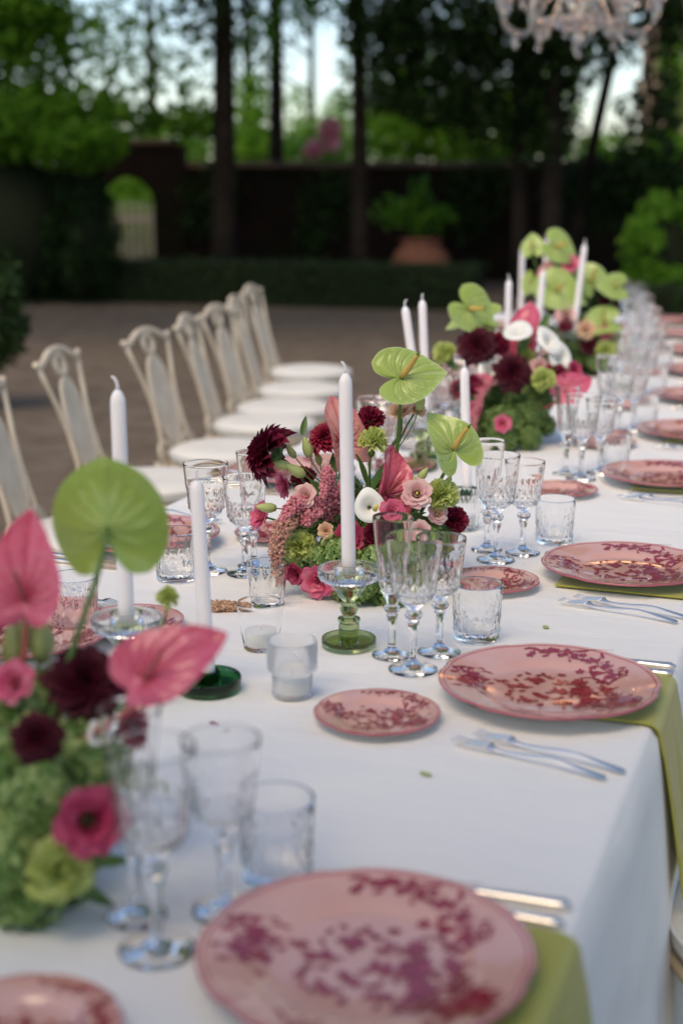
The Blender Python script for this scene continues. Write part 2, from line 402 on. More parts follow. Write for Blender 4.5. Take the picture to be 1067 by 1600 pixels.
sm_ = MB(); sm_.add([(-.024, -.012, 0), (.024, -.012, 0), (.024, .012, 0), (-.024, .012, 0), (-.024, -.012, 1.0), (.024, -.012, 1.0), (.024, .012, 1.0), (-.024, .012, 1.0), (0, -.012, 1.06), (0, .012, 1.06)],
        [(0, 1, 5, 8, 4), (2, 3, 7, 9, 6), (1, 2, 6, 5), (3, 0, 4, 7), (5, 6, 9, 8), (7, 4, 8, 9)])
sme = sm_.mesh('slat', M['gate'], smooth=False)
for i in range(7):
    link('slat', sme, gt, Matrix.Translation((-gr + sw * (i + .5), 0, 0.06)) @ Matrix.Scale(1.0 + 0.04 * sin(pi * (i + .5) / 7), 4, (0, 0, 1)))
for z in (0.28, 0.88): b = MB(); b.box((0, .03, z), (gr * .98, .016, .04)); b.build('gate_rail', M['gate'], gt, smooth=False)

# ------------------------------------------------------------------ houses far behind
def house(name, label, x, y, wd, dp, hh, rz=0):
    h = thing(name, label, 'house', (x, y, 0), rz)
    b = MB(); b.box((0, 0, hh / 2), (wd / 2, dp / 2, hh / 2)); b.build('wall', M['villa'], h, smooth=False)
    b = MB(); e = .5
    vs = [(-wd / 2 - e, -dp / 2 - e, hh), (wd / 2 + e, -dp / 2 - e, hh), (wd / 2 + e, dp / 2 + e, hh), (-wd / 2 - e, dp / 2 + e, hh), (-wd / 2 + 1, 0, hh + 2.0), (wd / 2 - 1, 0, hh + 2.0)]
    b.add(vs, [(0, 1, 5, 4), (2, 3, 4, 5), (1, 2, 5), (3, 0, 4), (3, 2, 1, 0)]); b.build('roof', M['roof'], h, smooth=False)
    nwin = int(wd / 2.2)
    for f in range(2):
        for i in range(nwin):
            xx = -wd / 2 + wd * (i + .5) / nwin; z = 1.5 + 2.9 * f
            b = MB(); b.box((xx, -dp / 2 - .02, z), (.48, .05, .75)); wn = b.build('window', M['white_china'], h, smooth=False)
            b = MB(); b.box((xx, -dp / 2 - .05, z), (.40, .03, .67)); b.build('pane', M['pane'], wn, smooth=False)
            for s in (-1, 1):
                b = MB(); b.box((xx + s * .74, -dp / 2 - .035, z), (.22, .03, .78)); b.build('shutter', M['shutter'], h, smooth=False)
house('farmhouse', 'pinkish plaster house half hidden behind the leafy tree by the dark hedge', -11.5, 34, 7, 6, 5.6, .2)
house('farmhouse', 'pinkish plaster house glimpsed beside the trunks beyond the chandelier', 9.2, 33, 5, 6, 5.6, -.2)

# ------------------------------------------------------------------ hedges, topiary, shrubs
def hedge_run(name, label, p0, p1, wd, hh, n, seed, size=.05, m='box_leaf'):
    p0, p1 = V(p0), V(p1); L = (p1 - p0).length; a = atan2(p1.y - p0.y, p1.x - p0.x)
    t = thing(name, label, 'hedge', ((p0.x + p1.x) / 2, (p0.y + p1.y) / 2, 0), a)
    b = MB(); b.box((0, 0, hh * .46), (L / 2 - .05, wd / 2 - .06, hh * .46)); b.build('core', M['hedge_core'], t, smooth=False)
    r = np.random.default_rng(seed); cl = []
    for i in range(int(L / .25)):
        x = -L / 2 + L * (i + .5) / int(L / .25)
        for y in (-wd / 2, 0, wd / 2):
            cl.append(((x, y * .85, hh - .07 + .03 * r.random()), (.17, .17, .08), n // 3))
        for k in range(3):
            cl.append(((x, -wd / 2, hh * (.15 + .3 * k)), (.17, .07, hh * .2), n // 3))
    link('foliage', leaf_mesh('foliage', cl, size, M[m], seed=seed), t); return t
hedge_run('box_hedge', 'low clipped dark box hedge running before the brick wall', (-5.2, 18.2, 0), (1.6, 16.3, 0), .7, .52, 90, 3)
hedge_run('box_hedge', 'low clipped green box hedge beyond the table end by the bright shrub', (2.2, 14.6, 0), (7.5, 13.6, 0), .9, .42, 110, 4)
def blob(name, label, cat, c, rad, n, size, m, seed, core=.8):
    t = thing(name, label, cat, (c[0], c[1], 0)); z = c[2]
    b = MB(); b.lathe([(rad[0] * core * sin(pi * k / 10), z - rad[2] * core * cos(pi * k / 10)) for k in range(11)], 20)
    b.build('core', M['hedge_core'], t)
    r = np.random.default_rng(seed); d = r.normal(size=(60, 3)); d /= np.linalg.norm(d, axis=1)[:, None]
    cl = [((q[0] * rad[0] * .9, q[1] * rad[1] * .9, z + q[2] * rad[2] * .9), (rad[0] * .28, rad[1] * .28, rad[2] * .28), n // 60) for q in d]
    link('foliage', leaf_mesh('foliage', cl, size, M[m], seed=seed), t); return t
p = at(70, 330, 16.5)
for px, py, rx, rz_, sd_, lb in ((120, 345, .45, .80, 61, 'dark rounded evergreen bush just left of the arched gateway'), (20, 335, .75, .95, 62, 'wide dark evergreen bush beside the smaller one left of the gateway'), (-110, 330, .9, 1.0, 63, 'dark evergreen bush cut by the picture edge left of the gateway')):
    p = at(px, py, 17.0); blob('evergreen_bush', lb, 'bush', (p.x, 17.2, rz_ - .05), (rx, .7, rz_), 4200, .075, 'tree_dark', sd_, .85)
p = at(-26, 487, 9.0)
blob('boxwood_ball', 'rounded green boxwood at the edge of the gravel near the chairs', 'shrub', (p.x, 9.0, p.z), (.26, .26, .42), 2600, .05, 'box_leaf', 21)
p = at(1045, 395, 15.5)
blob('leafy_shrub', 'bright green leafy shrub rising behind the low hedge by the table end', 'shrub', (p.x, 15.5, p.z), (.50, .5, .6), 2200, .11, 'tree_bright', 22, .55)
p = at(505, 218, 24)
ol = thing('oleander_bush', 'bush of pink blossom showing over the brick wall between two trunks', 'shrub', (p.x, 24, 0))
def rel(c, o): return (c[0] - o[0], c[1] - o[1], c[2] - o[2])
o0 = (p.x, 24, 0)
link('foliage', leaf_mesh('foliage', [(rel(at(500, 245, 24.3), o0), (.9, .5, .45), 700), (rel((p.x, 24.2, .9), o0), (.8, .5, .8), 600)], .14, M['tree_bright'], seed=5), ol)
link('blossom', leaf_mesh('blossom', [(rel(at(515, 203, 23.8), o0), (.2, .2, .22), 260), (rel(at(490, 232, 23.7), o0), (.2, .2, .16), 200), (rel(at(520, 225, 23.7), o0), (.15, .2, .15), 120)], .10, M['oleander'], seed=6), ol)

# ------------------------------------------------------------------ trees
def X(px, Y): return at(px, 300, Y).x
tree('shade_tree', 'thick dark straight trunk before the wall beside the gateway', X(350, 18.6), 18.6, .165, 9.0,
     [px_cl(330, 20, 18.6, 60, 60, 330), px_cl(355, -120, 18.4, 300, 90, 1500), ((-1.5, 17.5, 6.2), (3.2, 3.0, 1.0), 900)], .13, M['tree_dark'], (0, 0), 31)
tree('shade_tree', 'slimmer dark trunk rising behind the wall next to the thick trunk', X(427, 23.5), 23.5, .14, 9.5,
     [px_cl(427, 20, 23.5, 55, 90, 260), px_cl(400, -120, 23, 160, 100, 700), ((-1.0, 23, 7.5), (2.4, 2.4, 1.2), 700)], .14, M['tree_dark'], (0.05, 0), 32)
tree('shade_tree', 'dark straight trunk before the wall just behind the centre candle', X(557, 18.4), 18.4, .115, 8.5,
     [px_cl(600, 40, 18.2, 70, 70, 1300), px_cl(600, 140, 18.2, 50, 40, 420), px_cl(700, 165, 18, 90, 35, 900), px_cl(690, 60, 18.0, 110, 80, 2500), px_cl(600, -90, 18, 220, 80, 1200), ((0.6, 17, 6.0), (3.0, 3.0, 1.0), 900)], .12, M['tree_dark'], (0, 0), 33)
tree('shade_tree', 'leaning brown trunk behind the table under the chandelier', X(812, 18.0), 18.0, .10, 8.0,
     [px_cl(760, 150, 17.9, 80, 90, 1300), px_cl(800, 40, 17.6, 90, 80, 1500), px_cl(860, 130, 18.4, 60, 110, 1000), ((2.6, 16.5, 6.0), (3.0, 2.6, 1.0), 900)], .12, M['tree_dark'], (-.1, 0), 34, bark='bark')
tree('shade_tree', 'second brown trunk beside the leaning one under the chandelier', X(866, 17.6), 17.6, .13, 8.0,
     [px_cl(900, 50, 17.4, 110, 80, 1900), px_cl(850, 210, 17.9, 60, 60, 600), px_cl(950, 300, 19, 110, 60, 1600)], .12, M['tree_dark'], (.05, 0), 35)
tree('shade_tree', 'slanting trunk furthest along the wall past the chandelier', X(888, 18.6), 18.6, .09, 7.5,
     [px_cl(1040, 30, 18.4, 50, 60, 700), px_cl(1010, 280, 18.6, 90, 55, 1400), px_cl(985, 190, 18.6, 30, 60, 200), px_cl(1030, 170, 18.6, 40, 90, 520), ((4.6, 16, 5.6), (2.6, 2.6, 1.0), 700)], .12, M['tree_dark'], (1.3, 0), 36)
tree('maple_tree', 'broad mid green leafy tree spreading over the tall dark hedge', -5.6, 17.6, .16, 8.0,
     [px_cl(20, 60, 17.0, 110, 95, 2600), px_cl(30, 195, 16.8, 110, 60, 2600), px_cl(120, 225, 16.6, 80, 42, 1700),
      px_cl(40, 20, 17.0, 80, 50, 800), px_cl(150, 40, 17.0, 80, 50, 160), px_cl(110, 170, 17, 90, 40, 800), ((-4.5, 16, 6.0), (3.0, 3.0, 1.0), 900)],
     .12, M['tree_leaf'], (.2, -.3), 37, limbs=7)
tree('hornbeam_tree', 'tree full of bright sky gaps above the gateway', X(338, 19.6), 19.6, .09, 7.5,
     [px_cl(150, 95, 18.4, 75, 90, 290), px_cl(260, 100, 18.8, 90, 90, 260), px_cl(250, 15, 18.6, 110, 34, 70), px_cl(290, 190, 18.8, 55, 30, 260), px_cl(190, 185, 18.8, 60, 30, 260),
      px_cl(395, 50, 19.5, 40, 95, 210), px_cl(490, 12, 19.5, 60, 34, 210), px_cl(540, 110, 19.5, 16, 80, 50), ((-2.6, 17.5, 5.6), (2.0, 2.0, .8), 300)],
     .15, M['tree_leaf'], (.1, 0), 38, limbs=6)
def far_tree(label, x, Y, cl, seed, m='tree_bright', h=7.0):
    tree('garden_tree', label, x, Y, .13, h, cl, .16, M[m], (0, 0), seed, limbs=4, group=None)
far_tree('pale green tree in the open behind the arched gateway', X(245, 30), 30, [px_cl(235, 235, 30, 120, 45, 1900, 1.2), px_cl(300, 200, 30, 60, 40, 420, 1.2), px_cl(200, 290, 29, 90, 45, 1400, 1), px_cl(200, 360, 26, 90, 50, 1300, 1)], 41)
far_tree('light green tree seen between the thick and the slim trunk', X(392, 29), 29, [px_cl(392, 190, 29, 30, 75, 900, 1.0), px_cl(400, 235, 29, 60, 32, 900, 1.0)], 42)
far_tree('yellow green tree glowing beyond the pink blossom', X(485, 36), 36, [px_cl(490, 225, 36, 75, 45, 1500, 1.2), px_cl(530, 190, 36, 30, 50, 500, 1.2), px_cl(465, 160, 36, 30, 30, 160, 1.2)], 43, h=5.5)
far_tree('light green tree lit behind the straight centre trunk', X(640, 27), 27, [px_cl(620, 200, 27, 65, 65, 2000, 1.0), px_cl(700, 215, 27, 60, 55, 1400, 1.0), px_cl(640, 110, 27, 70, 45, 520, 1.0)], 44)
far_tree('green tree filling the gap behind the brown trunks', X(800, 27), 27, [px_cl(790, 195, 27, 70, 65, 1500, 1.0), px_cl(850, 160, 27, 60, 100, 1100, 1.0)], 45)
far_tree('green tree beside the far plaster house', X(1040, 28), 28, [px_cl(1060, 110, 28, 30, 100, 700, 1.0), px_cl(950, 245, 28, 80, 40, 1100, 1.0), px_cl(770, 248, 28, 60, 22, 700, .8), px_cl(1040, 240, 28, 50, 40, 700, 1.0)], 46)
# big leaves of the high canopy that shades the far end of the garden
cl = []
rg = random.Random(77)
for i in range(150):
    cl.append(((rg.uniform(-11, 11), rg.uniform(12.5, 23), rg.uniform(5.2, 8.5)), (1.1, 1.1, .6), 110))
for i in range(44):     # unseen leaves added around the camera to darken the near end of the cloth
    cl.append(((rg.uniform(-3.5, 3.5), rg.uniform(-6.0, -0.5), rg.uniform(2.9, 4.0)), (.9, .8, .4), 110))
for i in range(40):     # low fringe above the view, added to keep sky light off the wall
    cl.append(((rg.uniform(-9, 9), rg.uniform(11.0, 14.0), rg.uniform(4.0, 5.2)), (.9, .8, .35), 90))
rw_ = random.Random(4); wc = []
for i in range(70):
    xx = -26 + 52 * i / 69; hh = 1.5 + .5 * sin(xx * .9) + rw_.uniform(-.25, .35); wc.append(((xx, 44 + rw_.uniform(-2, 2), hh * .55), (.9, .8, hh * .62), 300))
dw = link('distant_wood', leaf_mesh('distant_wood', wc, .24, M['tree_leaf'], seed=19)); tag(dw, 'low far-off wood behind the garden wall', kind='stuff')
cp = link('canopy_and_shade_leaves', leaf_mesh('canopy_and_shade_leaves', cl, .34, M['tree_dark'], seed=9)); tag(cp, 'dense high leaf canopy over the far garden plus unseen leaves added for shade', kind='stuff')

for px, py, rx, rz_, n_, sd_, lb in ((505, 325, .45, .55, 420, 71, 'ivy climbing the dark wall just left of the straight centre trunk'), (330, 300, .5, .35, 260, 72, 'ivy tuft hanging over the wall top beside the gateway'), (745, 300, .7, .5, 420, 73, 'ivy spreading over the wall right of the terracotta pot')):
    p = at(px, py, 20.7); iv = thing('wall_ivy', lb, 'climbing plant', (p.x, 20.72, 0))
    link('foliage', leaf_mesh('foliage', [((0, 0, p.z), (rx, .08, rz_), n_), ((-.2, 0, max(p.z - .4, .3)), (rx * .6, .07, rz_ * .7), n_ // 2), ((rx * .4, .02, p.z + .3), (rx * .5, .1, .25), n_ // 3)], .09, M['box_leaf'], seed=sd_), iv)
    MB().tube([(0, .03, 0), (.06, .03, p.z * .5), (-.03, .02, p.z)], [.02, .014, .007], 6).build('stem', M['bark'], iv)

# ------------------------------------------------------------------ terracotta pot with its plant
p = at(657, 408, 18.9)
pt = thing('terracotta_pot', 'large rounded terracotta pot standing before the dark wall', 'pot', (p.x, 18.9, 0))
MB().lathe([(0, .02), (.30, .02), (.39, .10), (.42, .22), (.40, .36), (.34, .50), (.25, .60), (.22, .63), (.25, .65), (.25, .68), (.20, .68), (.20, .60), (0, .58)], 36).build('pot_body', M['terra'], pt, sharp=50)
MB().lathe([(.252, .64), (.27, .645), (.27, .685), (.24, .69)], 36).build('rim', M['terra'], pt)
lt = thing('lemon_tree', 'small leafy citrus growing out of the terracotta pot', 'plant', (p.x, 18.9, .56))
MB().tube([(0, 0, 0), (.02, 0, .35), (-.02, 0, .75)], [.03, .025, .015], 8).build('stem', M['bark'], lt)
for q in ((-.35, 1.0), (.3, .9), (.1, 1.2)): MB().tube([(0, 0, .5), (q[0] * .6, 0, .75), (q[0], 0, q[1])], [.014, .01, .006], 6).build('twig', M['bark'], lt)
o0 = (p.x, 18.9, .56)
link('foliage', leaf_mesh('foliage', [(rel(at(612, 330, 18.9), o0), (.3, .25, .2), 90), (rel(at(660, 345, 18.9), o0), (.28, .25, .2), 110), (rel(at(655, 300, 18.9), o0), (.18, .2, .25), 70), (rel(at(690, 335, 18.9), o0), (.16, .2, .15), 40)], .13, M['tree_leaf'], seed=12), lt)

# ------------------------------------------------------------------ the curved table
def heading(s):
    if s < 1.2: return math.radians(19.8)
    return math.radians(19.8 - 11.0 * min((s - 1.2) / 3.0, 1.0))
DS = 0.02; S0, S1 = -2.6, 5.25
def _path():
    tab = {}; c = V((0.03, 2.426)); s = 0.0; i = 0; tab[0] = c.copy()
    while s < S1 + .2:
        h = heading(s + DS / 2); c = c + V((sin(h), cos(h))) * DS; s += DS; i += 1; tab[i] = c.copy()
    c = V((0.03, 2.426)); i = 0; s = 0
    while s > S0 - .2:
        h = heading(s - DS / 2); c = c - V((sin(h), cos(h))) * DS; s -= DS; i -= 1; tab[i] = c.copy()
    return tab
PATH = _path()
def fr(s):
    k = s / DS; i = int(math.floor(k)); f = k - i; c = PATH[i].lerp(PATH[i + 1], f); h = heading(s)
    return c, V((sin(h), cos(h))), V((cos(h), -sin(h)))
def tp(s, r, z=.75):
    c, d, n = fr(s); q = c + n * r; return V((q.x, q.y, z))
def s_of(P):
    return min((i for i in PATH), key=lambda i: (PATH[i] - V((P[0], P[1]))).length) * DS
TZ = 0.75; HW = 0.590
SET_S = (-1.20, -.41, .27, .99, 1.63, 2.32, 2.97, 3.60, 4.22, 4.90)     # the cloth lies flat behind the napkins
def fold(s, side):
    a = sin(s * 9.3 + side) + .7 * sin(s * 15.1 + 2 * side + 1.3) + .45 * sin(s * 23.7 + .4)
    bump = 1.9 * exp(-((s + .80) / .085) ** 2) if side > 0 else 0
    return a * .55 * (min(1 - .97 * exp(-((s - q) / .17) ** 2) for q in SET_S) if side > 0 else 1) + bump
NS = int((S1 - S0) / .025); prof = []
for k in range(16): f = 1 - k / 15.0; prof.append((-1, f))
def cloth_pt(i, j):
    s = S0 + (S1 - S0) * i / (NS - 1)
    drop_n, arc_n, top_n = 13, 6, 24
    rad = .014; hem = .70
    def side(sg, k):     # k = 0 at hem ... drop_n-1 at arc
        f = 1 - k / (drop_n - 1); f2 = f ** 1.15; amp = .004 + .034 * f2
        out = fold(s, sg) * amp * .55 + .060 * f ** .9 + .003
        return sg * (HW + out), TZ - rad - (hem - rad) * f2
    if j < drop_n: r, z = side(-1, j)
    elif j < drop_n + arc_n:
        a = pi / 2 * (j - drop_n + 1) / arc_n; r = -(HW - rad + rad * cos(a)); z = TZ - rad + rad * sin(a)
    elif j < drop_n + arc_n + top_n:
        f = (j - drop_n - arc_n + 1) / (top_n + 1); r = (2 * f - 1) * (HW - rad)
        z = TZ - .0006 * (.5 + .5 * sin(r * 17 + 3 * sin(s * 2.1)) * cos(s * 6.3 + r * 4))
    elif j < drop_n + 2 * arc_n + top_n:
        a = pi / 2 * (j - drop_n - arc_n - top_n) / arc_n; r = HW - rad + rad * sin(a); z = TZ - rad + rad * cos(a)
    else: r, z = side(1, drop_n - 1 - (j - drop_n - 2 * arc_n - top_n))
    return tp(s, r, z)
cb = MB(); NJ = 13 * 2 + 6 * 2 + 24
cb.grid(NS, NJ, cloth_pt)
def end_cap(i_s, flip):  # hanging end of the cloth
    s = (S0, S1)[i_s]; sg = (-1, 1)[i_s]
    def f(i, j):
        r = (2 * i / 40 - 1) * HW; f_ = j / 10
        return tp(s + sg * (.012 + f_ * (.05 + .012 * sin(r * 21))), r, TZ - .002 - .69 * f_)
    cb.grid(41, 11, f)
end_cap(1, False); end_cap(0, False)
tcl = cb.build('tablecloth', M['cloth'])
tag(tcl, 'long white linen tablecloth falling in soft folds over the curved banquet table', 'tablecloth')

# ------------------------------------------------------------------ plates
def plate_proto(name, cat, Rr, well, zrim, group, seed, big):
    t = thing(name, '-', cat, group=group)
    n = 120
    def out(r, a):          # bracket-edged rim
        q = (a / (2 * pi) * 6) % 1.0; d = min(q, 1 - q) / .5
        k = -.030 * exp(-(d / .16) ** 2) + .012 * exp(-(d / .05) ** 2)
        return r * (1 + k * max(0, (r / Rr - .72) / .28))
    zs = [(0, .0045), (well * .5, .0045), (well * .93, .005), (well, .0062), (well * 1.07, .0098), (well * 1.16, .0125), (Rr * .80, .0125 + (zrim - .0125) * .3), (Rr * .93, .0125 + (zrim - .0125) * .75), (Rr * .985, zrim)]
    def zt(r):
        for (a, za), (b_, zb) in zip(zs, zs[1:]):
            if r <= b_: f = (r - a) / (b_ - a); return za + (zb - za) * f
        return zrim
    b = MB(); b.lathe(zs, n, mod=lambda r, z, a, k: out(r, a)); b.build('glazed_face', M['pink'], t)
    b = MB(); b.lathe([(Rr * .985, zrim), (Rr, zrim - .0004), (Rr * 1.0, zrim - .0026), (Rr * .985, zrim - .0036)], n, mod=lambda r, z, a, k: out(r, a)); b.build('rim_line', M['rimline'], t)
    b = MB(); b.lathe([(Rr * .985, zrim - .0036), (Rr * .8, .010), (well * 1.12, .006), (well * 1.02, 0), (well * .95, 0), (well * .93, .003), (0, .003)], n, mod=lambda r, z, a, k: out(r, a)); b.build('underside', M['white_china'], t)
    # inner rim line
    b = MB(); b.lathe([(Rr * .945, zt(Rr * .945) + .0003), (Rr * .958, zt(Rr * .958) + .0003)], n, mod=lambda r, z, a, k: out(r, a)); b.build('rim_band', M['rimline'], t)
    pr = random.Random(seed); b = MB(); lay = [0]
    def P(x, y):
        r = sqrt(x * x + y * y); return (x, y, zt(min(r, Rr * .97)) + .00040 + 1.4e-6 * lay[0])
    def poly(pts):
        lay[0] += 1; cx = sum(p[0] for p in pts) / len(pts); cy = sum(p[1] for p in pts) / len(pts); k = len(pts)
        b.add([P(cx, cy)] + [P(*p) for p in pts], [(0, 1 + i, 1 + (i + 1) % k) for i in range(k)])
    def leaf(x, y, L, W, a):
        c, s_ = cos(a), sin(a); poly([(x + c * u * L - s_ * v * W, y + s_ * u * L + c * v * W) for u, v in ((-.5, 0), (-.2, .4), (.15, .45), (.5, 0), (.15, -.45), (-.2, -.4))])
    def blossom(x, y, r):
        a0 = pr.uniform(0, 6)
        for k in range(5):
            a = a0 + k * 2 * pi / 5; leaf(x + cos(a) * r * .6, y + sin(a) * r * .6, r * .95, r * .8, a)
    def line(pts, w_):
        for (x0, y0), (x1, y1) in zip(pts, pts[1:]):
            lay[0] += 1; L = sqrt((x1 - x0) ** 2 + (y1 - y0) ** 2) or 1; nx, ny = -(y1 - y0) / L * w_ / 2, (x1 - x0) / L * w_ / 2
            b.add([P(x0 + nx, y0 + ny), P(x1 + nx, y1 + ny), P(x1 - nx, y1 - ny), P(x0 - nx, y0 - ny)], [(0, 3, 2, 1)])
    def blot(x, y, rx, ry, k=11, j=.35):
        poly([(x + cos(2 * pi * i / k) * rx * pr.uniform(1 - j, 1 + j), y + sin(2 * pi * i / k) * ry * pr.uniform(1 - j, 1 + j)) for i in range(k)])
    U = Rr
    def sprig(x, y, a, L, nb, wd):
        pts = [(x, y)]
        for k in range(5): a += pr.uniform(-.35, .35); x += cos(a) * L / 5; y += sin(a) * L / 5; pts.append((x, y))
        line(pts, U * .012)
        for k in range(nb):
            q = pr.choice(pts); dx, dy = pr.gauss(0, wd), pr.gauss(0, wd)
            if sqrt((q[0] + dx) ** 2 + (q[1] + dy) ** 2) > Rr * .9: continue
            line([q, (q[0] + dx, q[1] + dy)], U * .007)
            if pr.random() < .38: blossom(q[0] + dx, q[1] + dy, U * pr.uniform(.024, .046))
            else: leaf(q[0] + dx, q[1] + dy, U * pr.uniform(.06, .14), U * pr.uniform(.026, .042), atan2(dy, dx) + pr.uniform(-.7, .7))
    # left rim spray, far rim branch, right rim spray, pavilion and bird group in the well
    sprig(-.88 * U, .10 * U, -.5, .35 * U, 44, .085 * U); sprig(-.80 * U, -.10 * U, -1.0, .3 * U, 26, .08 * U)
    sprig(-.30 * U, .82 * U, .05, .75 * U, 60, .08 * U); sprig(.30 * U, .70 * U, -.9, .45 * U, 34, .08 * U)
    sprig(.62 * U, -.08 * U, -.6, .4 * U, 60, .10 * U); sprig(.70 * U, -.42 * U, 2.6, .35 * U, 34, .09 * U)
    sprig(-.15 * U, -.83 * U, .1, .55 * U, 18, .06 * U)
    for (x, y, rx, ry, nb) in ((.30, .04, .10, .15, 9), (.40, -.16, .09, .07, 6), (.12, -.02, .08, .06, 5), (.50, .16, .08, .05, 4), (-.28, -.02, .12, .035, 4), (-.16, .20, .09, .04, 4),
                              (.02, -.22, .06, .03, 3), (-.10, -.34, .08, .025, 3), (.18, -.32, .07, .03, 3), (.42, .34, .05, .04, 3), (-.45, .06, .05, .025, 3), (.22, .26, .06, .07, 4)):
        blot(x * U, y * U, rx * U * .85, ry * U * .85, 15, .4)
        for k in range(nb * 2):
            a_ = pr.uniform(0, 2 * pi); leaf((x + cos(a_) * rx * pr.uniform(.6, 1.15)) * U, (y + sin(a_) * ry * pr.uniform(.6, 1.15)) * U, U * pr.uniform(.045, .08), U * pr.uniform(.02, .035), a_ + pr.uniform(-.6, .6))
    line([(.30 * U, .20 * U), (.22 * U, .38 * U), (.34 * U, .44 * U), (.26 * U, .60 * U)], U * .018); line([(.36 * U, -.2 * U), (.30 * U, -.42 * U), (.44 * U, -.44 * U)], U * .02)
    for k in range(80): leaf(pr.uniform(-.35, .60) * U, pr.uniform(-.45, .42) * U, U * .09, U * .04, pr.uniform(0, 6))
    b.build('floral_print', M['print'], t, smooth=True)
    return Proto(t)
CH = plate_proto('charger_plate', 'plate', .1505, .089, .0215, 'pink charger plates down both sides of the table', 3, True)
BR = plate_proto('bread_plate', 'plate', .083, .048, .0150, 'small pink bread plates', 8, False)

# ------------------------------------------------------------------ cutlery
def fork_proto():
    t = thing('fork', '-', 'fork', group='silver forks laid beside the chargers')
    b = MB()     # local +x = handle end, tines at -x; length .2
    N_ = 14; pts = [(-.045, 0, .010), (-.03, 0, .006), (0, 0, .008), (.04, 0, .012), (.08, 0, .008), (.11, 0, .0045)]
    P_ = smooth_path(pts, 4); wd = np.interp(np.linspace(0, 1, len(P_)), [0, .12, .3, .6, .85, .96, 1], [.0108, .005, .0028, .003, .0055, .0075, .003])
    b.grid(len(P_), 7, lambda i, j: (P_[i].x, wd[i] * (j - 3) / 3, P_[i].z + .0022 * min(1, (len(P_) - 1 - i) / 2) * (1 - ((j - 3) / 3) ** 2)))
    b.grid(len(P_), 7, lambda i, j: (P_[i].x, -wd[i] * (j - 3) / 3, P_[i].z - .0014 * min(1, (len(P_) - 1 - i) / 2) * (1 - ((j - 3) / 3) ** 2)))
    b.build('handle', M['silver'], t)
    for k in range(4):
        y = -.0090 + .0060 * k
        Q = smooth_path([(-.045, y * .95, .010), (-.06, y, .008), (-.078, y, .006), (-.094, y, .0085)], 4)
        MB().tube(Q, [.0016] * (len(Q) - 2) + [.0011, .0007], 6).build('tine', M['silver'], t)
    return Proto(t)
FK = fork_proto()
def knife_proto():
    t = thing('knife', '-', 'knife', group='silver knives laid beside the chargers')
    b = MB(); x = np.linspace(.005, .105, 14); wd = np.interp(x, [.005, .02, .085, .098, .105], [.0045, .0052, .0078, .0092, .004]); hh = np.interp(x, [.005, .02, .085, .1, .105], [.003, .0032, .0045, .0052, .002])
    b.grid(12, 14, lambda i, j: (x[j], wd[j] * cos(2 * pi * i / 12), .0055 + hh[j] * sin(2 * pi * i / 12)), closeu=True)
    b.add([(x[-1] + .001, 0, .0055)] + [(x[-1], wd[-1] * cos(2 * pi * i / 12), .0055 + hh[-1] * sin(2 * pi * i / 12)) for i in range(12)], [(0, 1 + i, 1 + (i + 1) % 12) for i in range(12)])
    b.build('handle', M['silver'], t)
    b = MB(); xs = np.linspace(-.115, .006, 12); w0 = np.interp(xs, [-.115, -.105, -.08, 0, .006], [.0005, .004, .0085, .0065, .004])
    for sgn in (1, -1):
        b.grid(12, 3, lambda i, j: (xs[i], w0[i] * (j - 1) + .001, .005 + sgn * .001 * (1 if j == 1 else .15)))
    b.build('blade', M['silver'], t)
    return Proto(t)
KN = knife_proto()

# ------------------------------------------------------------------ napkin: folded strip under the plate, falling over the edge
def napkin_proto():
    t = thing('napkin', '-', 'napkin', group='chartreuse napkins hanging over the table edge')
    edge = HW - .425; path = [(-.085, .004), (0, .004), (.08, .004), (edge - .02, .0045)]
    for k in range(7): a = pi / 2 * k / 6; path.append((edge - .014 + .0195 * sin(a), -.0155 + .0195 * cos(a)))
    for k in range(1, 9): d_ = .0155 + .215 * k / 8; path.append((edge + .0058 + .060 * (max(0, d_ - .014) / .686) ** .78, -d_))
    path = [V((p[0], 0, p[1])) for p in path]; P_ = []
    for i in range(len(path) - 1):
        for k in range(3): P_.append(path[i].lerp(path[i + 1], k / 3))
    P_.append(path[-1]); n = len(P_); W_ = 22
    def pt(i, j, off):
        p = P_[i]; d = (P_[min(i + 1, n - 1)] - P_[max(i - 1, 0)]).normalized(); nn = V((-d.z, 0, d.x))
        if nn.z < 0 and abs(d.x) > .3: nn = -nn
        y = -.115 + .205 * j / (W_ - 1); drop = max(0, -p.z - .02) / .2
        wv = .008 * drop * (1 + sin(j * .55 + .6)) * .5 + .003 * drop * (1 + sin(j * 1.1))
        return (p.x + nn.x * off + max(0, wv + .006 * drop), y * (1 + .06 * drop), p.z + nn.z * off - (.010 * drop * (j / W_)))
    b = MB(); b.grid(n, W_, lambda i, j: pt(i, j, .0014)); b.grid(n, W_, lambda i, j: pt(i, W_ - 1 - j, -.0014))
    for e in (0, W_ - 1): b.grid(n, 2, lambda i, j: pt(i, e, (.0014, -.0014)[j if e else 1 - j]))
    for e in (0, n - 1): b.grid(2, W_, lambda i, j: pt(e, j, (.0014, -.0014)[i if e else 1 - i]))
    b.build('folded_cloth', M['napkin'], t)
    b = MB(); i0 = n - 7
    b.grid(2, W_, lambda i, j: pt(i0 + i, j, .0021)); b.build('hem_line', M['hem'], t)
    return Proto(t)
NP = napkin_proto()

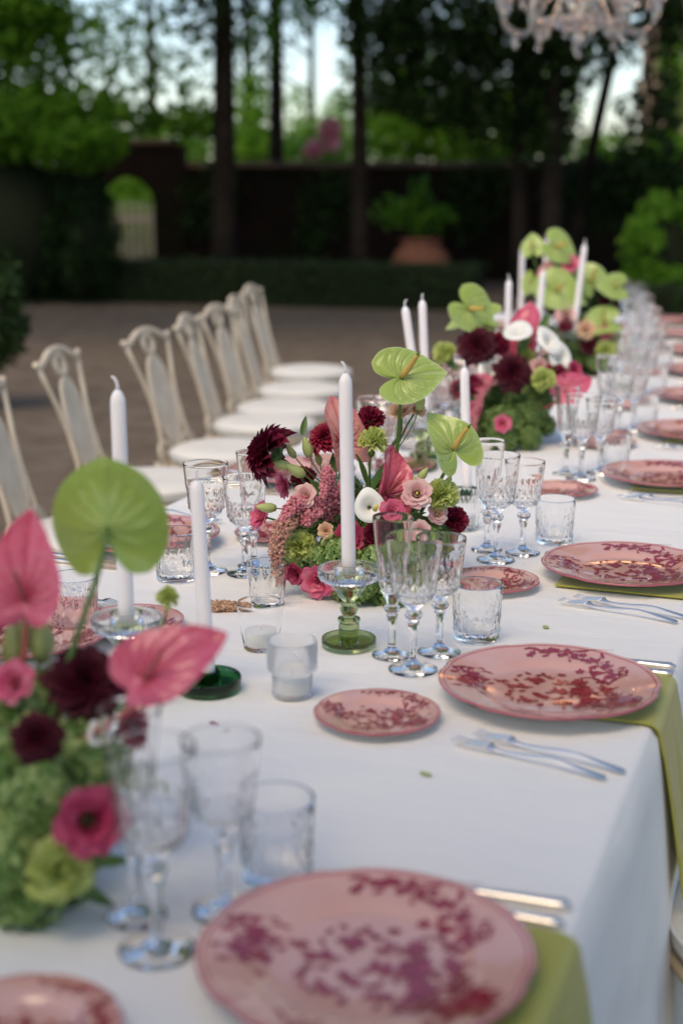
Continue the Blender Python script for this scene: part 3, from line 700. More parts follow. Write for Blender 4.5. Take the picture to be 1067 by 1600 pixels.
# ------------------------------------------------------------------ crystal
def cut(depth, z0, z1, nf, kz):
    tri = lambda x: abs((x % 1.0) - .5) * 2          # 1 at the groove, 0 on the ridge
    def f(r, z, a, k):
        q = (z - z0) / (z1 - z0)
        if q <= 0 or q >= 1: return r
        t = nf * a / (2 * pi)
        if q < .66: g = max(tri(t + kz * q), tri(t - kz * q))            # crossing grooves: raised diamonds
        else: g = max(tri(t + kz * .66 - (q - .66) * .9), tri(t - kz * .66 + (q - .66) * .9)) * (1 - (q - .66) / .34 * .7)   # fans
        return r - depth * g * min(1, q * 10, (1 - q) * 8)
    return f
def goblet_proto(name, label_cat, H, foot, bowl0, rim, belly, group, flute=False):
    t = thing(name, '-', label_cat, group=group)
    MB().lathe([(0, 0), (foot * .96, 0), (foot, .0015), (foot * .97, .003), (foot * .55, .006), (foot * .25, .012), (.0062, .018), (0, .018)], 40).build('foot', M['glass_solid'], t)
    k = bowl0 - .008
    MB().lathe([(0, .0183), (.006, .0183), (.0052, .03), (.0058, k * .62), (.0088, k * .80), (.0065, k * .83), (.0115, k * .88), (.0135, k * .93), (.011, k * .985), (.007, k), (0, k)], 10 if not flute else 12).build('stem', M['glass_solid'], t, sharp=25)
    wall = .0017; hb = H - bowl0
    o = [(0, bowl0 - .0075), (.008, bowl0 - .007), (belly * .55, bowl0 + .003), (belly * .86, bowl0 + hb * .12)]
    for q in np.linspace(.18, .985, 38): o.append((belly + (rim - belly) * max(0, (q - .2) / .8) ** 1.1 if q > .2 else belly * .93, bowl0 + hb * q))
    top = [(rim - .0004, H), (rim - wall + .0004, H)]
    inn = [(belly + (rim - belly) * max(0, (q - .2) / .8) ** 1.1 - wall - .0016 * (q < .6), bowl0 + hb * q) for q in np.linspace(.97, .2, 10)] + [(belly * .7, bowl0 + hb * .12), (belly * .35, bowl0 + hb * .085), (0, bowl0 + hb * .075)]
    no = len(o); fm = cut(.0019, bowl0, bowl0 + hb * (.62 if not flute else .70), 16 if not flute else 12, 3.0 if not flute else .0)
    MB().lathe(o + top + inn, 160 if not flute else 120, mod=lambda r, z, a, k_: fm(r, z, a, k_) if k_ < no else r).build('bowl', M['glass'], t, sharp=24)
    return Proto(t)
WG = goblet_proto('water_goblet', 'goblet', .200, .036, .098, .0405, .033, 'cut crystal water goblets')
WR = goblet_proto('wine_goblet', 'goblet', .178, .033, .088, .0375, .0305, 'cut crystal wine goblets')
FL = goblet_proto('champagne_flute', 'glass', .213, .030, .088, .0300, .0215, 'cut crystal champagne flutes', True)
def tumbler_proto():
    t = thing('tumbler', '-', 'glass', group='cut crystal tumblers'); H = .088; r0 = .0365; r1 = .039
    o = [(0, 0), (r0 * .8, 0), (r0 * .96, .002), (r0, .005)] + [(r0 + (r1 - r0) * q, .005 + (H - .006) * q) for q in np.linspace(.03, .985, 40)]
    no = len(o); fm = cut(.0024, .004, H * .84, 16, 3.0)
    MB().lathe(o + [(r1 - .0004, H), (r1 - .0018, H), (r1 - .0026, H - .004), (r0 - .004, .022), (r0 - .007, .015), (0, .013)], 192, mod=lambda r, z, a, k: fm(r, z, a, k) if k < no else r).build('cut_body', M['glass'], t, sharp=24)
    MB().lathe([(r1 - .0018, H + .0002), (r1 - .0005, H + .0007), (r1 + .0003, H - .0004)], 60).build('rim', M['glass'], t)
    return Proto(t)
TM = tumbler_proto()

# ------------------------------------------------------------------ place settings
ORD = ['first', 'second', 'third', 'fourth', 'fifth', 'sixth', 'seventh', 'eighth', 'ninth', 'tenth']
def setting(P, s, sg, where, extra=None, near=False, skip=()):
    c, d, n = fr(s); h = heading(s); rz = -h + (pi if sg < 0 else 0)
    def q(r, a, z=TZ): v = V((P[0], P[1])) + (n * r + d * a) * sg; return V((v.x, v.y, z))
    e = extra or {}
    def put(pr, key, r, a, dz, rot, label, sc=1.0):
        if key in skip: return
        loc = q(r, a, TZ + dz) if key not in e else V((e[key][0], e[key][1], TZ + dz))
        return pr.put(loc, rz + rot, label + ' ' + where, sc)
    put(CH, 'C', 0, 0, .0062, RND.uniform(-.06, .06), 'pink scalloped charger plate with burgundy print at the')
    put(BR, 'B', -.206, -.20, .0006, RND.uniform(-.3, .3), 'small pink bread plate with burgundy print at the')
    rP = (V((P[0], P[1])) - c).dot(n) * sg
    if sg > 0 or near: put(NP, 'N', .4248 - rP, e.get('No', 0), .0007, RND.uniform(-.03, .03), 'chartreuse satin napkin under the charger at the')
    put(WG, 'G', -.193, -.026, .0005, RND.uniform(0, 6), 'tall cut crystal water goblet at the')
    put(FL, 'F', -.24, .023, .0005, RND.uniform(0, 6), 'slim cut crystal flute at the')
    put(WR, 'R', -.165, .062, .0005, RND.uniform(0, 6), 'smaller cut crystal wine goblet at the')
    put(TM, 'T', -.142, .139, .0005, RND.uniform(0, 6), 'low diamond cut crystal tumbler at the')
    put(FK, 'f1', .034, -.200, .0004, -.27, 'inner silver fork beside the charger at the')
    put(FK, 'f2', .015, -.228, .0004, -.25, 'outer silver fork beside the charger at the')
    put(KN, 'k1', .045, .140, .0004, RND.uniform(-.04, .04), 'inner silver knife beside the charger at the')
    put(KN, 'k2', .045, .172, .0004, RND.uniform(-.04, .04), 'outer silver knife beside the charger at the')
RIGHT = [tuple(on(571, 1482, .776))[:2], tuple(on(857, 1061, .776))[:2], tuple(on(978, 879, .776))[:2], (.754, 3.243), (.956, 3.841), (1.134, 4.499), (1.30, 5.123), (1.415, 5.741), (1.52, 6.36), (1.62, 6.98)]
for k, P in enumerate(RIGHT):
    ex = None
    if k == 1: ex = dict(No=.045, G=on(645, 1047, TZ), F=on(612, 1025, TZ), R=on(686, 1020, TZ), T=on(744, 998, TZ), B=on(589, 1111, TZ + .014))
    if k == 2: ex = dict(G=on(774, 876, TZ), F=on(760, 860, TZ), R=on(816, 865, TZ), T=on(865, 848, TZ), B=on(768, 905, TZ + .014))
    if k == 0: ex = dict(No=.035, B=(-.262, 1.035))
    setting(P, s_of(P), 1, ORD[k] + ' napkin setting from the camera', ex)
for k in range(9):
    s = -.46 + .61 * k; c, d, n = fr(s); P = c - n * .43
    ex = None
    if k == 0: ex = dict(C=on(30, 985, TZ + .02), B=on(205, 968, TZ + .014), T=on(118, 985, TZ))
    if k == 1: ex = dict(C=on(222, 836, TZ + .02), B=on(432, 830, TZ + .014), T=on(277, 905, TZ), G=on(325, 893, TZ), F=on(397, 885, TZ), R=on(383, 897, TZ))
    if ex and 'C' in ex: P = ex['C'].to_2d()
    setting(P, s, -1, ORD[k] + ' setting along the chair side', ex, skip=('G', 'F', 'R') if k == 0 else ())

# ------------------------------------------------------------------ chairs
def chair_proto():
    t = thing('garden_chair', '-', 'chair', group='cream wrought iron garden chairs')
    MB().lathe([(0, .447), (.196, .447), (.208, .456), (.211, .470), (.205, .484), (.185, .494), (.14, .501), (.07, .499), (.01, .494), (0, .4935)], 40).build('seat_cushion', M['cushion'], t)
    MB().tube([(.2085 * cos(a), .2085 * sin(a), .479 + .0015 * sin(5 * a)) for a in np.linspace(0, 2 * pi, 41)], .004, 6, cap=False).build('cushion_piping', M['cushion'], t)
    b = MB(); b.tube([(.203 * cos(a), .203 * sin(a), .435) for a in np.linspace(0, 2 * pi, 33)], .010, 8, cap=False); b.box((0, 0, .437), (.19, .008, .004)); b.box((0, 0, .4372), (.008, .19, .0038)); b.build('seat_frame', M['cream'], t)
    def bp(u, w_): return V((-.185 - .135 * w_ ** 1.05, u, .44 + .475 * w_))
    for sy in (-1, 1):
        MB().tube(bez((.14, sy * .14, .43), (.15, sy * .15, .3), (.15, sy * .15, .12), (.17, sy * .175, 0)), .011, 8).build('front_leg', M['cream'], t)
        MB().tube(bez((-.19, sy * .19, .46), (-.18, sy * .19, .3), (-.2, sy * .19, .12), (-.25, sy * .195, 0)), .011, 8).build('rear_leg', M['cream'], t)
        MB().tube([bp(sy * .19, w_) for w_ in np.linspace(-.03, 1, 8)] + [bp(sy * .19, 1.05)], [.0115] * 7 + [.0125, .010], 8).build('back_post', M['cream'], t)
        MB().tube([bp(sy * u, w_) for u, w_ in ((.175, .90), (.155, .78), (.125, .62), (.105, .45), (.105, .28), (.118, .12), (.12, .0))], .0085, 7).build('side_strip', M['cream'], t)
        MB().tube(smooth_path([bp(sy * u, w_) for u, w_ in ((.03, .02), (.06, .12), (.10, .17), (.145, .13), (.15, .05), (.12, .03))], 4), .008, 7).build('scroll', M['cream'], t)
    MB().tube(smooth_path([bp(u, w_) for u, w_ in ((-.19, .925), (-.165, .905), (-.125, .925), (-.065, .97), (0, .985), (.065, .97), (.125, .925), (.165, .905), (.19, .925))], 4), .0115, 8).build('top_rail', M['cream'], t)
    MB().tube([bp(-.19, .0), bp(.19, .0)], .0095, 8).build('lower_rail', M['cream'], t)
    b = MB(); ax = bp(0, 1) - bp(0, 0); ax.normalize(); nn = V((ax.z, 0, -ax.x)); c = bp(0, .455)
    for o_ in (-.003, .003):
        vs = [c + nn * o_] + [c + nn * o_ + V((0, .082 * cos(a), 0)) + ax * .165 * sin(a) for a in np.linspace(0, 2 * pi, 33)[:-1]]
        b.add(vs, [(0, 1 + i, 1 + (i + 1) % 32) if o_ > 0 else (0, 1 + (i + 1) % 32, 1 + i) for i in range(32)])
    b.build('oval_panel', M['perf'], t, smooth=False)
    MB().tube([c + V((0, .083 * cos(a), 0)) + ax * .167 * sin(a) for a in np.linspace(0, 2 * pi, 33)], .0075, 8, cap=False).build('panel_frame', M['cream'], t)
    c2 = bp(0, .88)
    MB().tube([c2 + V((0, .036 * cos(a), 0)) + ax * .036 * sin(a) for a in np.linspace(0, 2 * pi, 21)], .010, 8, cap=False).build('ring', M['cream'], t)
    MB().tube([bp(0, .13), bp(0, .0)], .010, 8).build('tail_strut', M['cream'], t)
    return Proto(t)
CHR = chair_proto()
seats = [(150, 822), (240, 746), (355, 697), (412, 655), (445, 631), (470, 603), (485, 575)]
for k, (px, py) in enumerate(seats):
    q = on(px, py, .495); s = s_of(q); h = heading(s)
    CHR.put((q.x, q.y, 0), -h + (.25, .14, -.04, .10, -.09, .07, -.05)[k], 'cream iron garden chair with round cushion, %s chair from the camera along the gravel side' % ORD[k])
q = tp(-.47, .82)
CHR.put((q.x, q.y, 0), pi - heading(-.47), 'cream iron chair with round cushion below the hanging chartreuse napkin')

# ------------------------------------------------------------------ candles and holders
def holder_proto():
    t = thing('candle_holder', '-', 'candle holder', group='tall green and clear glass candle holders')
    rib = lambda n, d: (lambda r, z, a, k: r - d * (.5 + .5 * cos(n * a)))
    MB().lathe([(0, 0), (.039, 0), (.0415, .002), (.0418, .013), (.0405, .0145), (.0392, .0135), (.0385, .007), (.017, .0055), (0, .0055)], 120, mod=lambda r, z, a, k: r - (.0011 * (.5 + .5 * cos(40 * a)) if 1 <= k <= 3 else 0)).build('base', M['glass_green'], t, sharp=40)
    MB().lathe([(0, .0057), (.0145, .006), (.0155, .020), (.0165, .030), (.0155, .038), (.0172, .041), (.0172, .045), (.0085, .047), (.008, .049), (.0122, .053), (.0142, .059), (.0125, .066), (.0082, .070), (.009, .072), (.0135, .076), (.021, .088), (.031, .101), (0, .101)], 40,
               mod=lambda r, z, a, k: r - .0009 * abs(sin(8 * a + 60 * z)) if 2 < k < 17 else r).build('stem', M['glass_green'], t, sharp=30)
    MB().lathe([(0, .1013), (.033, .1015), (.044, .106), (.0468, .111), (.0472, .122), (.0462, .1235), (.0452, .122), (.0445, .113), (.042, .1095), (.0245, .108), (.0225, .112), (.0215, .129), (.0195, .1292), (.0165, .128), (.0160, .1135), (0, .1135)], 160,
               mod=lambda r, z, a, k: r - .0012 * (.5 + .5 * cos(56 * a)) if 2 <= k <= 4 else r).build('top_dish', M['glass_solid'], t, sharp=35)
    return Proto(t)
HO = holder_proto()
def chamber_proto():
    t = thing('low_candle_holder', '-', 'candle holder', group='low round glass candle holders')
    MB().lathe([(0, 0), (.042, 0), (.045, .003), (.046, .020), (.0448, .021), (.0436, .0195), (.042, .007), (.018, .006), (0, .006)], 120, mod=lambda r, z, a, k: r - (.001 * (.5 + .5 * cos(44 * a)) if 2 <= k <= 3 else 0)).build('dish', M['glass_dark'], t, sharp=40)
    MB().lathe([(0, .0062), (.018, .0064), (.0165, .028), (.0152, .029), (.0142, .028), (.0140, .012), (0, .012)], 36).build('cup', M['glass_dark'], t, sharp=40)
    return Proto(t)
CHM = chamber_proto()
def candle(B, T, label, r=.0106):
    t = thing('candle', label, 'candle', B, group='pale lavender taper candles')
    d = V(T) - V(B); L = d.length; z = d.normalized()
    Mx = frame_of(z, V((0, 1, 0.01)))
    b = MB(); pr = [(0, 0), (r, .0005)] + [(r * (1 - .08 * q), L * q) for q in np.linspace(.08, .90, 6)] + [(r * .84, L * .918), (r * .62, L * .934), (r * .36, L * .946), (0, L * .95)]
    b.lathe(pr, 28); b.v = [tuple(Mx @ V(v)) for v in b.v]; b.build('wax', M['wax'], t)
    b = MB(); hk = RND.uniform(-.004, .004); b.tube([(0, 0, L * .940), (.0004, 0, L * .965), (hk * .3, 0, L * .982), (hk, 0, L * .994), (hk * 2, .001, L)], [.0030, .0020, .0021, .0020, .0012], 7); b.v = [tuple(Mx @ V(v)) for v in b.v]; b.build('wick', M['wick'], t)
    return t
def tall_candle(px, py, ztop, label_c, label_h, lean=(0, 0), base=None, sc=1.0):
    p = on(px, py, ztop)
    bx, by = (p.x - lean[0], p.y - lean[1]) if base is None else (base[0], base[1])
    HO.put((bx, by, TZ + .0005), RND.uniform(0, 6), label_h, sc)
    candle((bx, by, TZ + .0145 + .1 * sc), (p.x, p.y, ztop), label_c)
hc = on(545, 1010, TZ)
HO.put((hc.x, hc.y, TZ + .0005), .3, 'green stemmed glass candle holder with clear dish in front of the centre bouquet')
candle((hc.x, hc.y, TZ + .1142), at(539, 565, hc.y + .005), 'tall pale taper candle standing upright in front of the centre bouquet')
h0 = on(203, 1100, TZ)
HO.put((h0.x, h0.y, TZ + .0005), .9, 'clear glass candle holder half hidden behind the near bouquet')
candle((h0.x, h0.y, TZ + .1142), at(183, 588, h0.y + .01), 'pale taper candle behind the large green heart shaped spathe')
h2 = on(326, 1078, TZ)
CHM.put((h2.x, h2.y, TZ + .0005), .2, 'dark green low glass candle holder beside the near pink spathe')
candle((h2.x, h2.y, TZ + .0125), at(306, 733, h2.y + .02), 'pale leaning taper candle rising from the dark green dish')
h3 = on(728, 800, TZ); h3.y += .12; h3.x += .012
CHM.put((h3.x, h3.y, TZ + .0005), .2, 'low glass candle holder behind the ribbed votive right of the centre bouquet')
candle((h3.x, h3.y, TZ + .0125), at(725, 563, h3.y), 'pale taper candle behind the right hand green spathe of the centre bouquet')
tall_candle(659, 459, 1.165, 'straight taper candle of the pair behind the upper green spathe', 'glass candle holder behind the centre bouquet, under the straight candle of the pair', (-.015, .0))
tall_candle(631, 469, 1.160, 'leaning taper candle of the pair behind the upper green spathe', 'glass candle holder behind the centre bouquet, under the leaning candle of the pair', (-.045, -.0))
tall_candle(795, 429, 1.165, 'pale taper candle between the second bouquet and its pink spathe', 'glass candle holder behind the second bouquet, nearest its pink spathe')
tall_candle(849, 416, 1.17, 'pale taper candle rising behind the white callas of the second bouquet', 'glass candle holder behind the white callas of the second bouquet', (.02, 0))
tall_candle(914, 374, 1.235, 'tall taper candle before the large green spathe of the third bouquet', 'glass candle holder in front of the third bouquet', (.03, 0), sc=1.35)
tall_candle(854, 368, 1.20, 'distant taper candle between the two topmost green spathes of the third bouquet', 'glass candle holder behind the third bouquet under the distant middle candle')
tall_candle(816, 380, 1.17, 'distant taper candle furthest to the chair side of the third bouquet', 'glass candle holder on the chair side behind the third bouquet', (.0, 0))

# ------------------------------------------------------------------ votives
def votive(kind, P, label):
    t = thing('votive', label, 'votive', P, RND.uniform(0, 6), group='small glass votives with white wax')
    if kind == 'smooth':
        MB().lathe([(0, 0), (.022, 0), (.024, .0004), (.0262, .003), (.0266, .006), (.0310, .037), (.0357, .070), (.0360, .072), (.0352, .0732), (.0344, .072), (.0340, .069), (.0296, .038), (.0256, .010), (.0246, .008), (.022, .0066), (0, .0065)], 64).build('cup', M['glass_thin'], t, sharp=30); rw, z0, zw = .0238, .0072, .030
    elif kind == 'ribbed':
        o = [(0, 0), (.025, 0), (.0275, .003)] + [(.0278 + .0004 * (i % 2), .003 + .03 * i / 10) for i in range(1, 11)] + [(.0285, .0345), (.0335, .0385)] + [(.0342 + .0007 * (i % 2), .0385 + .04 * i / 18) for i in range(1, 19)]
        MB().lathe(o + [(.034, .080), (.0325, .079), (.0318, .041), (.0268, .034), (.0258, .008), (0, .0065)], 60).build('cup', M['frost'], t, sharp=60); rw, z0, zw = .0252, .0072, .027
    elif kind == 'diamond':
        fm = cut(.0018, .002, .066, 12, 1.6)
        o = [(0, 0), (.026, 0), (.028, .003)] + [(.028 + .008 * q, .003 + .068 * q) for q in np.linspace(.05, 1, 22)]; no = len(o)
        MB().lathe(o + [(.0352, .0722), (.034, .071), (.0262, .010), (0, .0085)], 96, mod=lambda r, z, a, k: fm(r, z, a, k) if k < no else r).build('cup', M['glass'], t, sharp=32); rw, z0, zw = None, 0, 0
    else:
        o = [(0, 0), (.030, 0), (.032, .003)] + [(.032 + .005 * q, .003 + .072 * q) for q in np.linspace(.05, 1, 8)]; no = len(o)
        MB().lathe(o + [(.0362, .0762), (.035, .075), (.030, .010), (0, .0085)], 144, mod=lambda r, z, a, k: r - .0016 * (.5 + .5 * cos(24 * a)) if 2 < k < no else r).build('cup', M['glass'], t, sharp=40); rw, z0, zw = .028, .0092, .030
    if rw:
        MB().lathe([(0, z0), (rw - .0015, z0), (rw, z0 + .003), (rw + .0008, zw - .002), (rw - .001, zw), (0, zw - .001)], 32).build('wax_fill', M['tealight'], t)
        MB().tube([(0, 0, zw - .002), (.001, 0, zw + .007)], .0008, 5).build('wick', M['wick'], t)
votive('smooth', on(408, 1013, TZ + .0005), 'smooth tapered clear glass votive half full of white wax')
votive('ribbed', on(457, 1086, TZ + .0005), 'stepped frosted ribbed glass votive nearest the small bread plate')
votive('diamond', on(418, 945, TZ + .0005), 'diamond patterned clear glass votive beside the brown amaranth sprig')
votive('fluted', on(722, 826, TZ + .0005), 'vertically fluted glass votive behind the wine red carnation')

# ------------------------------------------------------------------ flowers: meshes of unit radius, +Z faces out, +Y is up or the tip
FR = random.Random(5)
HEART = [(0, 1.12), (8, 1.0), (22, .86), (45, .76), (70, .72), (95, .73), (120, .77), (143, .76), (158, .62), (170, .36), (180, .10)]
ROUND = [(0, 1.03), (6, .99), (20, .96), (45, .92), (70, .88), (95, .86), (120, .88), (143, .90), (158, .78), (170, .45), (180, .12)]
NARROW = [(0, 1.15), (10, 1.0), (25, .80), (45, .64), (70, .55), (95, .50), (120, .48), (145, .44), (165, .34), (180, .26)]
def anthurium(mats, curl=.25, foldv=.25, lobe=.15, roll=0.0, wave=.05, seed=1, shape=None, quilt=.055):
    b = MB(); nr, na = 16, 88; r_ = random.Random(seed); ph = r_.uniform(0, 6)
    A = [h[0] for h in shape or HEART]; Rr = [h[1] for h in shape or HEART]
    lines = [0, 24, 50, 78, 108, 140]
    def vein(i, j):
        rho = i / (nr - 1); a = abs((j / na * 360 + 180) % 360 - 180); v = 0
        for l in lines:
            la = l * (1 - .38 * rho * rho); dd = abs(a - la) * pi / 180 * rho
            v = max(v, exp(-(dd / .022) ** 2))
        for l in (12, 37, 64, 93, 124):
            la = l * (1 - .38 * rho * rho); dd = abs(a - la) * pi / 180 * rho; v = max(v, .45 * exp(-(dd / .014) ** 2))
        v = max(v, .9 * exp(-((rho - 1) / .03) ** 2), .5 * exp(-((rho - .90) / .03) ** 2))
        return min(1, v)
    def pt(i, j):
        rho = max(i / (nr - 1), .012); ad = j / na * 360; sd_ = (ad + 180) % 360 - 180; a = sd_ * pi / 180
        R_ = np.interp(abs(sd_), A, Rr); x = rho * R_ * sin(a); y = rho * R_ * cos(a)
        z = foldv * abs(x) ** 1.3 - curl * max(0, y) ** 2 * 1.0 + lobe * max(0, -y) + wave * sin(3 * a + ph) * rho ** 3
        lv = vein(i, j); z -= quilt * lv * (1 if rho < .88 else 0) - .03 * sin(rho * pi)
        if roll:
            Rc = 1 / roll; x, z = (Rc - z) * sin(x / Rc), Rc - (Rc - z) * cos(x / Rc)
        return (x, y, z)
    b.grid(na, nr, lambda j, i: pt(i, j), closeu=True, att=lambda j, i: vein(i, j))
    return b.mesh('spathe', mats, attr='vein')
def spadix_mesh(m1, m2, L=.74, r=.08, split=.8, dy=.35):
    b = MB(); d = V((0, dy, 1)).normalized(); k = 9
    p = [d * (L * q) + V((0, .03 * sin(q * 3), .02)) for q in np.linspace(0, 1, k)]; rr = [r * .8] + [r * (1 - .45 * q) for q in np.linspace(0.1, .95, k - 2)] + [r * .22]
    ks = int(k * split); b.tube(p[:ks + 1], rr[:ks + 1], 10); b.tube(p[ks:], rr[ks:], 10, mi=1)
    return b.mesh('spadix', [m1, m2])
def dahlia(m, n=120, seed=1, th0=6, th1=118):
    b = MB(); r_ = random.Random(seed); ga = pi * (3 - sqrt(5))
    for i in range(n):
        q = i / (n - 1); th = math.radians(th0 + (th1 - th0) * q ** .8); ph = i * ga + r_.uniform(-.08, .08)
        d = V((sin(th) * cos(ph), sin(th) * sin(ph), cos(th))); s_ = V((-sin(ph), cos(ph), 0)); nn = s_.cross(d) * -1
        L = (.38 + .44 * q) * r_.uniform(.88, 1.1); W = (.12 + .12 * q); base = d * (.20 + .03 * q)
        tw = r_.uniform(-.25, .25); s2 = s_ * cos(tw) + nn * sin(tw); n2 = nn * cos(tw) - s_ * sin(tw)
        def pt(k, j):
            t = k / 5; v = j - 1; w_ = W * (sin(pi * min(1, t * .92 + .1)) ** .7) * (1 if t < .99 else .15)
            return base + d * (L * t) + s2 * (w_ * v) + n2 * (.55 * w_ * v * v + .10 * L * sin(t * 2.4) - .10 * t * t * L)
        b.grid(6, 3, pt)
    return b.mesh('petals', m)
def carnation(m, n=46, seed=1):
    b = MB(); r_ = random.Random(seed); ga = pi * (3 - sqrt(5))
    for i in range(n):
        q = i / (n - 1); th = math.radians(4 + 96 * q ** .75); ph = i * ga + r_.uniform(-.3, .3)
        d = V((sin(th) * cos(ph), sin(th) * sin(ph), cos(th))); s_ = V((-sin(ph), cos(ph), 0)); nn = s_.cross(d) * -1
        L = r_.uniform(.78, 1.02); W = r_.uniform(.28, .4); p1, p2 = r_.uniform(0, 6), r_.uniform(0, 6); base = V((0, 0, -.12))
        tw = r_.uniform(-.5, .5); s2 = s_ * cos(tw) + nn * sin(tw); n2 = nn * cos(tw) - s_ * sin(tw)
        def pt(k, j):
            t = k / 6; v = (j - 5) / 5; w_ = W * (.15 + .85 * t ** 1.2)
            e = 1 - .12 * v * v + (.045 * ((j % 2) * 2 - 1) if k == 6 else 0)
            return base + d * (L * t * e * 1.05) + s2 * (w_ * v) + n2 * (.11 * t ** 2 * (sin(v * 4.4 + p1) + .6 * sin(v * 9 + p2)) - .10 * t * t)
        b.grid(7, 11, pt)
    return b.mesh('petals', m)
def rose(m, rings, seed=1, mc=None, ruffle=.05):
    """rings: (count, base radius, length, opening degrees, flare degrees)"""
    b = MB(); r_ = random.Random(seed)
    for c, r0, L, op, fl in rings:
        a0 = r_.uniform(0, 6)
        for k in range(c):
            f0 = a0 + 2 * pi * k / c + r_.uniform(-.15, .15); dphi = pi / c * 1.35; p1 = r_.uniform(0, 6); oo = op + r_.uniform(-6, 6)
            prof_ = [(r0, 0.0)]; rr_, zz = r0, 0.0
            for q in range(1, 7):
                an = math.radians(oo * min(1, q / 3) + fl * max(0, (q - 3) / 3)); rr_ += L / 6 * sin(an); zz += L / 6 * cos(an); prof_.append((rr_, zz))
            def pt(i, j):
                v = (j - 4) / 4; t = i / 6 * (1 - .22 * abs(v) ** 3); x = t * 6; ii = min(int(x), 5); f = x - ii
                r1 = prof_[ii][0] * (1 - f) + prof_[ii + 1][0] * f; z1 = prof_[ii][1] * (1 - f) + prof_[ii + 1][1] * f
                ph = f0 + v * dphi * (.75 + .25 * sin(pi * min(1, t + .15))); wv = ruffle * t * t * sin(v * 5 + p1)
                return ((r1 + wv) * cos(ph), (r1 + wv) * sin(ph), z1 - .25 + wv * .6)
            b.grid(7, 9, pt)
    mats = [m]
    if mc:
        mats.append(mc); b.lathe([(0, .16), (.06, .15), (.10, .08), (.08, -.1)], 10, mi=1)
        for k in range(8): a = k * pi / 4; b.lathe([(0, .0), (.02, .02), (.025, .04), (0, .06)], 6, c=(.09 * cos(a), .09 * sin(a), .1), mi=1)
    return b.mesh('petals', mats)
def calla(m, seed=1):
    b = MB()
    def pt(i, j):
        a = 2 * pi * 1.06 * i / 40; t = j / 14; fl = t ** 2.0; tip = .28 * exp(-((a - pi * 1.05) / .5) ** 2) * t ** 4
        r = .10 + .28 * t + .58 * fl + tip + .03 * i / 40 ; z = 1.25 * t - .55 * t ** 5 - 1.0 - .35 * tip + .05 * cos(2 * a) * fl
        return (r * sin(a), -r * cos(a) , z)
    b.grid(41, 15, pt); return b.mesh('spathe', m)
def florets(m, n, size, seed=1, thmax=100, petals=4, jit=.1):
    b = MB(); r_ = random.Random(seed); ga = pi * (3 - sqrt(5))
    for i in range(n):
        q = (i + .5) / n; th = math.acos(1 - q * (1 - cos(math.radians(thmax)))); ph = i * ga
        R_ = r_.uniform(.84, 1.0); d = V((sin(th) * cos(ph), sin(th) * sin(ph), cos(th)))
        nn = (d + V((r_.gauss(0, .25), r_.gauss(0, .25), r_.gauss(0, .25)))).normalized(); x = nn.orthogonal().normalized(); y = nn.cross(x); a0 = r_.uniform(0, 6); c = d * R_
        for k in range(petals):
            a = a0 + 2 * pi * k / petals; u = x * cos(a) + y * sin(a); s_ = nn.cross(u); sz = size * r_.uniform(.85, 1.15); lift = r_.uniform(.05, .3)
            P_ = [c, c + u * sz * .45 + s_ * sz * .42 + nn * sz * lift * .5, c + u * sz * .95 + s_ * sz * .30 + nn * sz * lift, c + u * sz * 1.05 + nn * sz * (lift - .08), c + u * sz * .95 - s_ * sz * .30 + nn * sz * lift, c + u * sz * .45 - s_ * sz * .42 + nn * sz * lift * .5, c + u * sz * .5 + nn * sz * .06]
            b.add(P_, [(0, 1, 6), (1, 2, 6), (2, 3, 6), (3, 4, 6), (4, 5, 6), (5, 0, 6)])
    b.lathe([(.80 * sin(pi * k / 8), -.80 * cos(pi * k / 8)) for k in range(9)], 12, mi=1)
    return b.mesh('florets', [m, M['hedge_core']])
def plume(path, rad, n, m, seed=1, name='plume', grain=.0027):
    b = MB(); r_ = random.Random(seed); P_ = smooth_path(path, 6); k = len(P_)
    b.tube(P_, [.0016] * k, 5)
    for i in range(n):
        q = r_.random(); x = q * (k - 1); ii = min(int(x), k - 2); c = P_[ii].lerp(P_[ii + 1], x - ii)
        R_ = rad * (.55 + .6 * abs(sin(q * 9 + seed)) * .5 + .25) * (1 - .55 * q ** 3)
        d = V((r_.gauss(0, 1), r_.gauss(0, 1), r_.gauss(0, 1))).normalized() * R_ * r_.random() ** .4; p_ = c + d
        s_ = grain * r_.uniform(.6, 1.3); u = V((r_.gauss(0, 1), r_.gauss(0, 1), r_.gauss(0, 1))).normalized(); v = u.orthogonal().normalized(); w_ = u.cross(v)
        b.add([p_ + u * s_ * 1.3, p_ + v * s_, p_ + w_ * s_, p_ - v * s_, p_ - w_ * s_, p_ - u * s_], [(0, 1, 2), (0, 2, 3), (0, 3, 4), (0, 4, 1), (5, 2, 1), (5, 3, 2), (5, 4, 3), (5, 1, 4)])
    return b.mesh(name, m, smooth=False)
def leaf_one(m, seed=1):
    b = MB(); b.grid(9, 5, lambda i, j: ((j - 2) / 2 * .30 * sin(pi * (i / 8) ** .8) ** .9, 2 * i / 8 - 1, .10 * abs(j - 2) / 2 - .25 * (i / 8) ** 2 + .02 * ((i * j) % 2)))
    return b.mesh('leaf', m)
def bud_mesh(m):
    b = MB(); b.lathe([(0, -.95), (.28, -.85), (.46, -.4), (.44, .1), (.30, .6), (.12, .98), (0, 1.08)], 12, mod=lambda r, z, a, k: r * (1 + .09 * cos(5 * a + 2.5 * z))); return b.mesh('bud', m)
